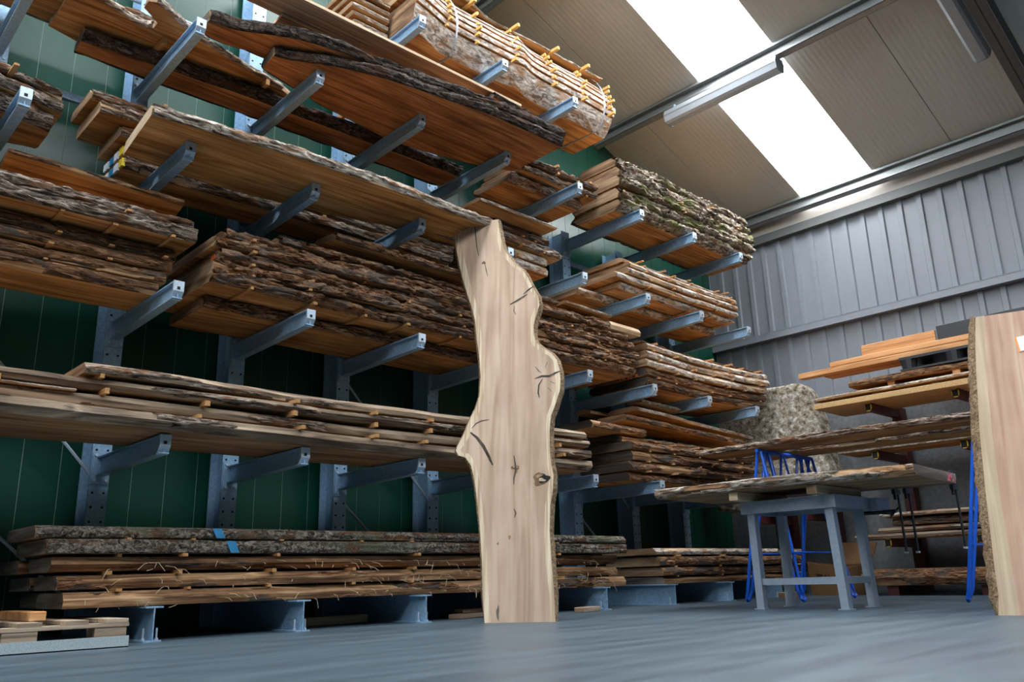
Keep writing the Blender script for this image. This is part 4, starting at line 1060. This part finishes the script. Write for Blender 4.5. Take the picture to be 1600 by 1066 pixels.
yb_('timber', 'upper orange timber laid on the long orange timbers', 9.52, 9.72, 2.4, 4.45, 2.631, 2.69, 'timber_orange', 'end_pale', cat='timber')
yb_('plank', 'reddish plank standing on edge atop the orange timbers', 9.60, 9.64, 3.24, 4.08, 2.691, 2.83, 'timber_orange', 'end_pale', cat='plank')
yb_('panel', 'black panel standing on edge atop the orange timbers', 9.60, 9.63, 2.2, 3.22, 2.691, 2.87, 'black_plastic', cat='panel')
yboard('thin orange board on the middle red arms', 9.42, 9.95, 2.3, 4.45, 1.572, .05, kind='thin', wave=.02)
yboard('dark wide board behind it on the middle red arms', 9.5, 10.1, 2.3, 3.95, 1.63, .05, kind='brown', wave=.02)
for i, (xf, ya, yb, z0, th, kd, lb) in enumerate(((9.46, 2.3, 4.4, .602, .05, 'bare', 'long grey board on the lowest red arms'), (9.5, 2.3, 4.15, .665, .05, 'bare', 'pale grey board, second up on the lowest red arms'),
        (9.55, 2.3, 4.0, .735, .075, 'brown', 'thick brown board, third up on the lowest red arms'), (9.5, 2.3, 4.12, .83, .045, 'thin', 'orange knotty board topmost on the lowest red arms'))):
    yboard(lb, xf, xf+.55, ya, yb, z0, th, kind=kd, wave=.02)
yboard('rough bark-covered slab lying on the red base beams', 9.40, 10.0, 2.4, 4.36, .108, .17, kind='brown', wave=.04, slant=.03, bulge=.03)
# porous block
O2 = (9.62, 0, 0)
pb = [(1119, 740), (1120, 680), (1121, 624), (1150, 617), (1190, 608), (1236, 598), (1248, 599), (1256, 608), (1266, 630), (1276, 655), (1284, 680), (1293, 715), (1303, 755), (1308, 790), (1285, 797), (1200, 800), (1120, 800)]
q2 = []
for a, b_ in pb:
    p = un(a, b_, x=9.62); q2.append((-p[1], p[2]))
q2 = [(a, max(.951, b_)) for a, b_ in q2]
blk = outline_thing('porous_block', 'big rough porous beige block with rounded edge against the end wall', 'block', q2, ((9.62, 0, 0), (0, -1, 0), (0, 0, 1), (1, 0, 0)), .34, ['porous_stone', 'porous_stone'], part='body')
for ch in blk.children:
    if ch.name.startswith('body'):
        bm = bmesh.new(); bm.from_mesh(ch.data)
        bmesh.ops.dissolve_limit(bm, angle_limit=.01, verts=bm.verts, edges=bm.edges)
        bmesh.ops.bevel(bm, geom=[e for e in bm.edges if e.calc_face_angle(0) > .8], offset=.05, segments=3, affect='EDGES', profile=.6)
        bmesh.ops.triangulate(bm, faces=bm.faces)
        for _ in range(3):
            bmesh.ops.subdivide_edges(bm, edges=[e for e in bm.edges if e.calc_length() > .07], cuts=1, use_grid_fill=True)
        bmesh.ops.triangulate(bm, faces=bm.faces)
        for v in bm.verts:
            k = float(fbm(np.array([v.co.x*5+v.co.z*3]), np.array([v.co.y*5]), 3, 4)[0])-.5
            if v.co.y > .97: v.co += v.normal*k*.05
        bm.to_mesh(ch.data); bm.free()
        ch.data.polygons.foreach_set('use_smooth', [True]*len(ch.data.polygons))
# cardboard box: open, its print is too faded to read and stays a dark smudge
cbx = empty('cardboard_box', (9.75, 4.77, 0), (0, 0, -.25)); tag(cbx, 'open brown cardboard box with torn flaps on the floor', 'box')
def card(name, P4, t=.006):
    a = [Vector(p) for p in P4]; nrm = (a[1]-a[0]).cross(a[2]-a[0]).normalized()*t
    link(name, mesh(name, a+[p+nrm for p in a], [(3, 2, 1, 0), (4, 5, 6, 7), (0, 1, 5, 4), (1, 2, 6, 5), (2, 3, 7, 6), (3, 0, 4, 7)]), cbx, ['cardboard'])
card('front_side', [(-.2, .27, 0), (-.2, -.27, 0), (-.22, -.27, .30), (-.22, .27, .38)])
card('back_side', [(.22, -.27, 0), (.22, .27, 0), (.22, .27, .34), (.22, -.27, .34)])
card('left_side', [(-.2, .27, 0), (-.22, .27, .38), (.22, .27, .34), (.22, .27, 0)]); card('right_side', [(-.2, -.27, 0), (.22, -.27, 0), (.22, -.27, .34), (-.22, -.27, .30)])
card('flap', [(.22, .27, .34), (.22, -.27, .34), (.34, -.30, .58), (.34, .24, .60)]); card('flap', [(-.22, .27, .38), (.22, .27, .34), (.2, .42, .30), (-.2, .44, .33)])
for (ya, yb, za, zb) in ((.16, .07, .16, .245), (.045, .01, .17, .235), (-.01, -.025, .15, .24), (-.05, -.09, .14, .155)):
    vs = [(-.2115-.0526*(z_-.17)*1.0-.006, y_, z_) for y_, z_ in ((ya, za), (yb, za-.008), (yb, zb-.008), (ya, zb))]
    link('faded_print', mesh('faded_print', vs, [(0, 1, 2, 3)]), cbx, ['print_black'])
# black bar clamps hanging from the slabs
def clamp(loc, label, L=.62, tilt=0.0):
    r = empty('bar_clamp', loc, (0, 0, math.radians(-90))); tag(r, label, 'clamp', 'black bar clamps')
    MB().box(-.006, .006, -.012, .012, -L, 0).build('bar', 'black_steel', r); MB().box(-.012, .012, -.09, .015, -.03, 0).build('jaw', 'black_steel', r)
    MB().box(-.014, .014, -.09, .02, -.155, -.115).build('sliding_jaw', 'black_steel', r); MB().tube([(0, -.07, -.2), (0, -.07, -.09)], .012, 8).build('handle', 'black_steel', r); MB().box(-.012, .012, -.016, .016, -L-.015, -L).build('tip', 'steel_plate', r)
def slab_back(wy): lx = (3.529-wy)/.997; return (6.6+.548+.08*lx+.05, wy, 1.037)
clamp(slab_back(4.05), 'black bar clamp gripping the bench slab at its rack end', L=.56)
clamp(slab_back(2.95), 'black bar clamp in the pair gripping the bench slab beyond the vise', L=.62); clamp(slab_back(2.86), 'black bar clamp in the pair gripping the bench slab beyond the vise', L=.62); clamp(slab_back(2.5), 'black bar clamp gripping the bench slab beside the pinkish slab', L=.6)

# ================================================================== pallet and odds and ends on the floor
pal = empty('wooden_pallet', (.95, 5.2, 0)); tag(pal, 'old wooden pallet in a galvanised edge strip on the floor', 'pallet')
MB().box(-1.2, .78, -.365, -.355, .0, .058).box(-1.2, .78, -.365, -.32, 0, .006).build('edge_strip', 'galv_bright', pal)
for xx in (.70, .27, .0, -.4, -.85): MB().box(xx-.09, xx+.07, -.345, -.22, .006, .105).build('block', 'pallet_wood', pal)
for yy in (-.30, .05, .38): MB().box(-1.2, .78, yy-.05, yy+.06, .106, .125).build('stringer', 'pallet_wood', pal)
for xx in (.72, .52, .3, .08, -.14, -.36, -.6): MB().box(xx-.055, xx+.055, -.35, .44, .126, .146).build('deck_board', 'pallet_wood', pal)
beam('support_block', 'orange wood block on the pallet under the floor stack', 'block', 1.28, 1.36, 5.0, 5.6, .147, .196, 'timber_orange', endmat='timber_orange')
for (x, y, sx, sy, h, lb, rz) in ((4.55, 5.35, .22, .06, .035, 'flat brown offcut on the floor under the rack left of the slab', .3), (4.62, 5.42, .14, .05, .03, 'small offcut lying on the flat brown offcut', .1),
        (5.62, 5.05, .14, .05, .04, 'splintered offcut on the floor right of the slab', .2), (3.41, 5.7, .38, .06, .06, 'dark timber offcut on the floor deep under the rack', .05), (9.0, 5.0, .25, .05, .06, 'small timber by the blue trestle foot', .1)):
    z0 = .036 if 'lying on' in lb else 0
    beam('offcut', lb, 'offcut', x-sx, x+sx, y-sy, y+sy, z0, z0+h, 'pallet_wood', rz=rz, endmat='end_brown')
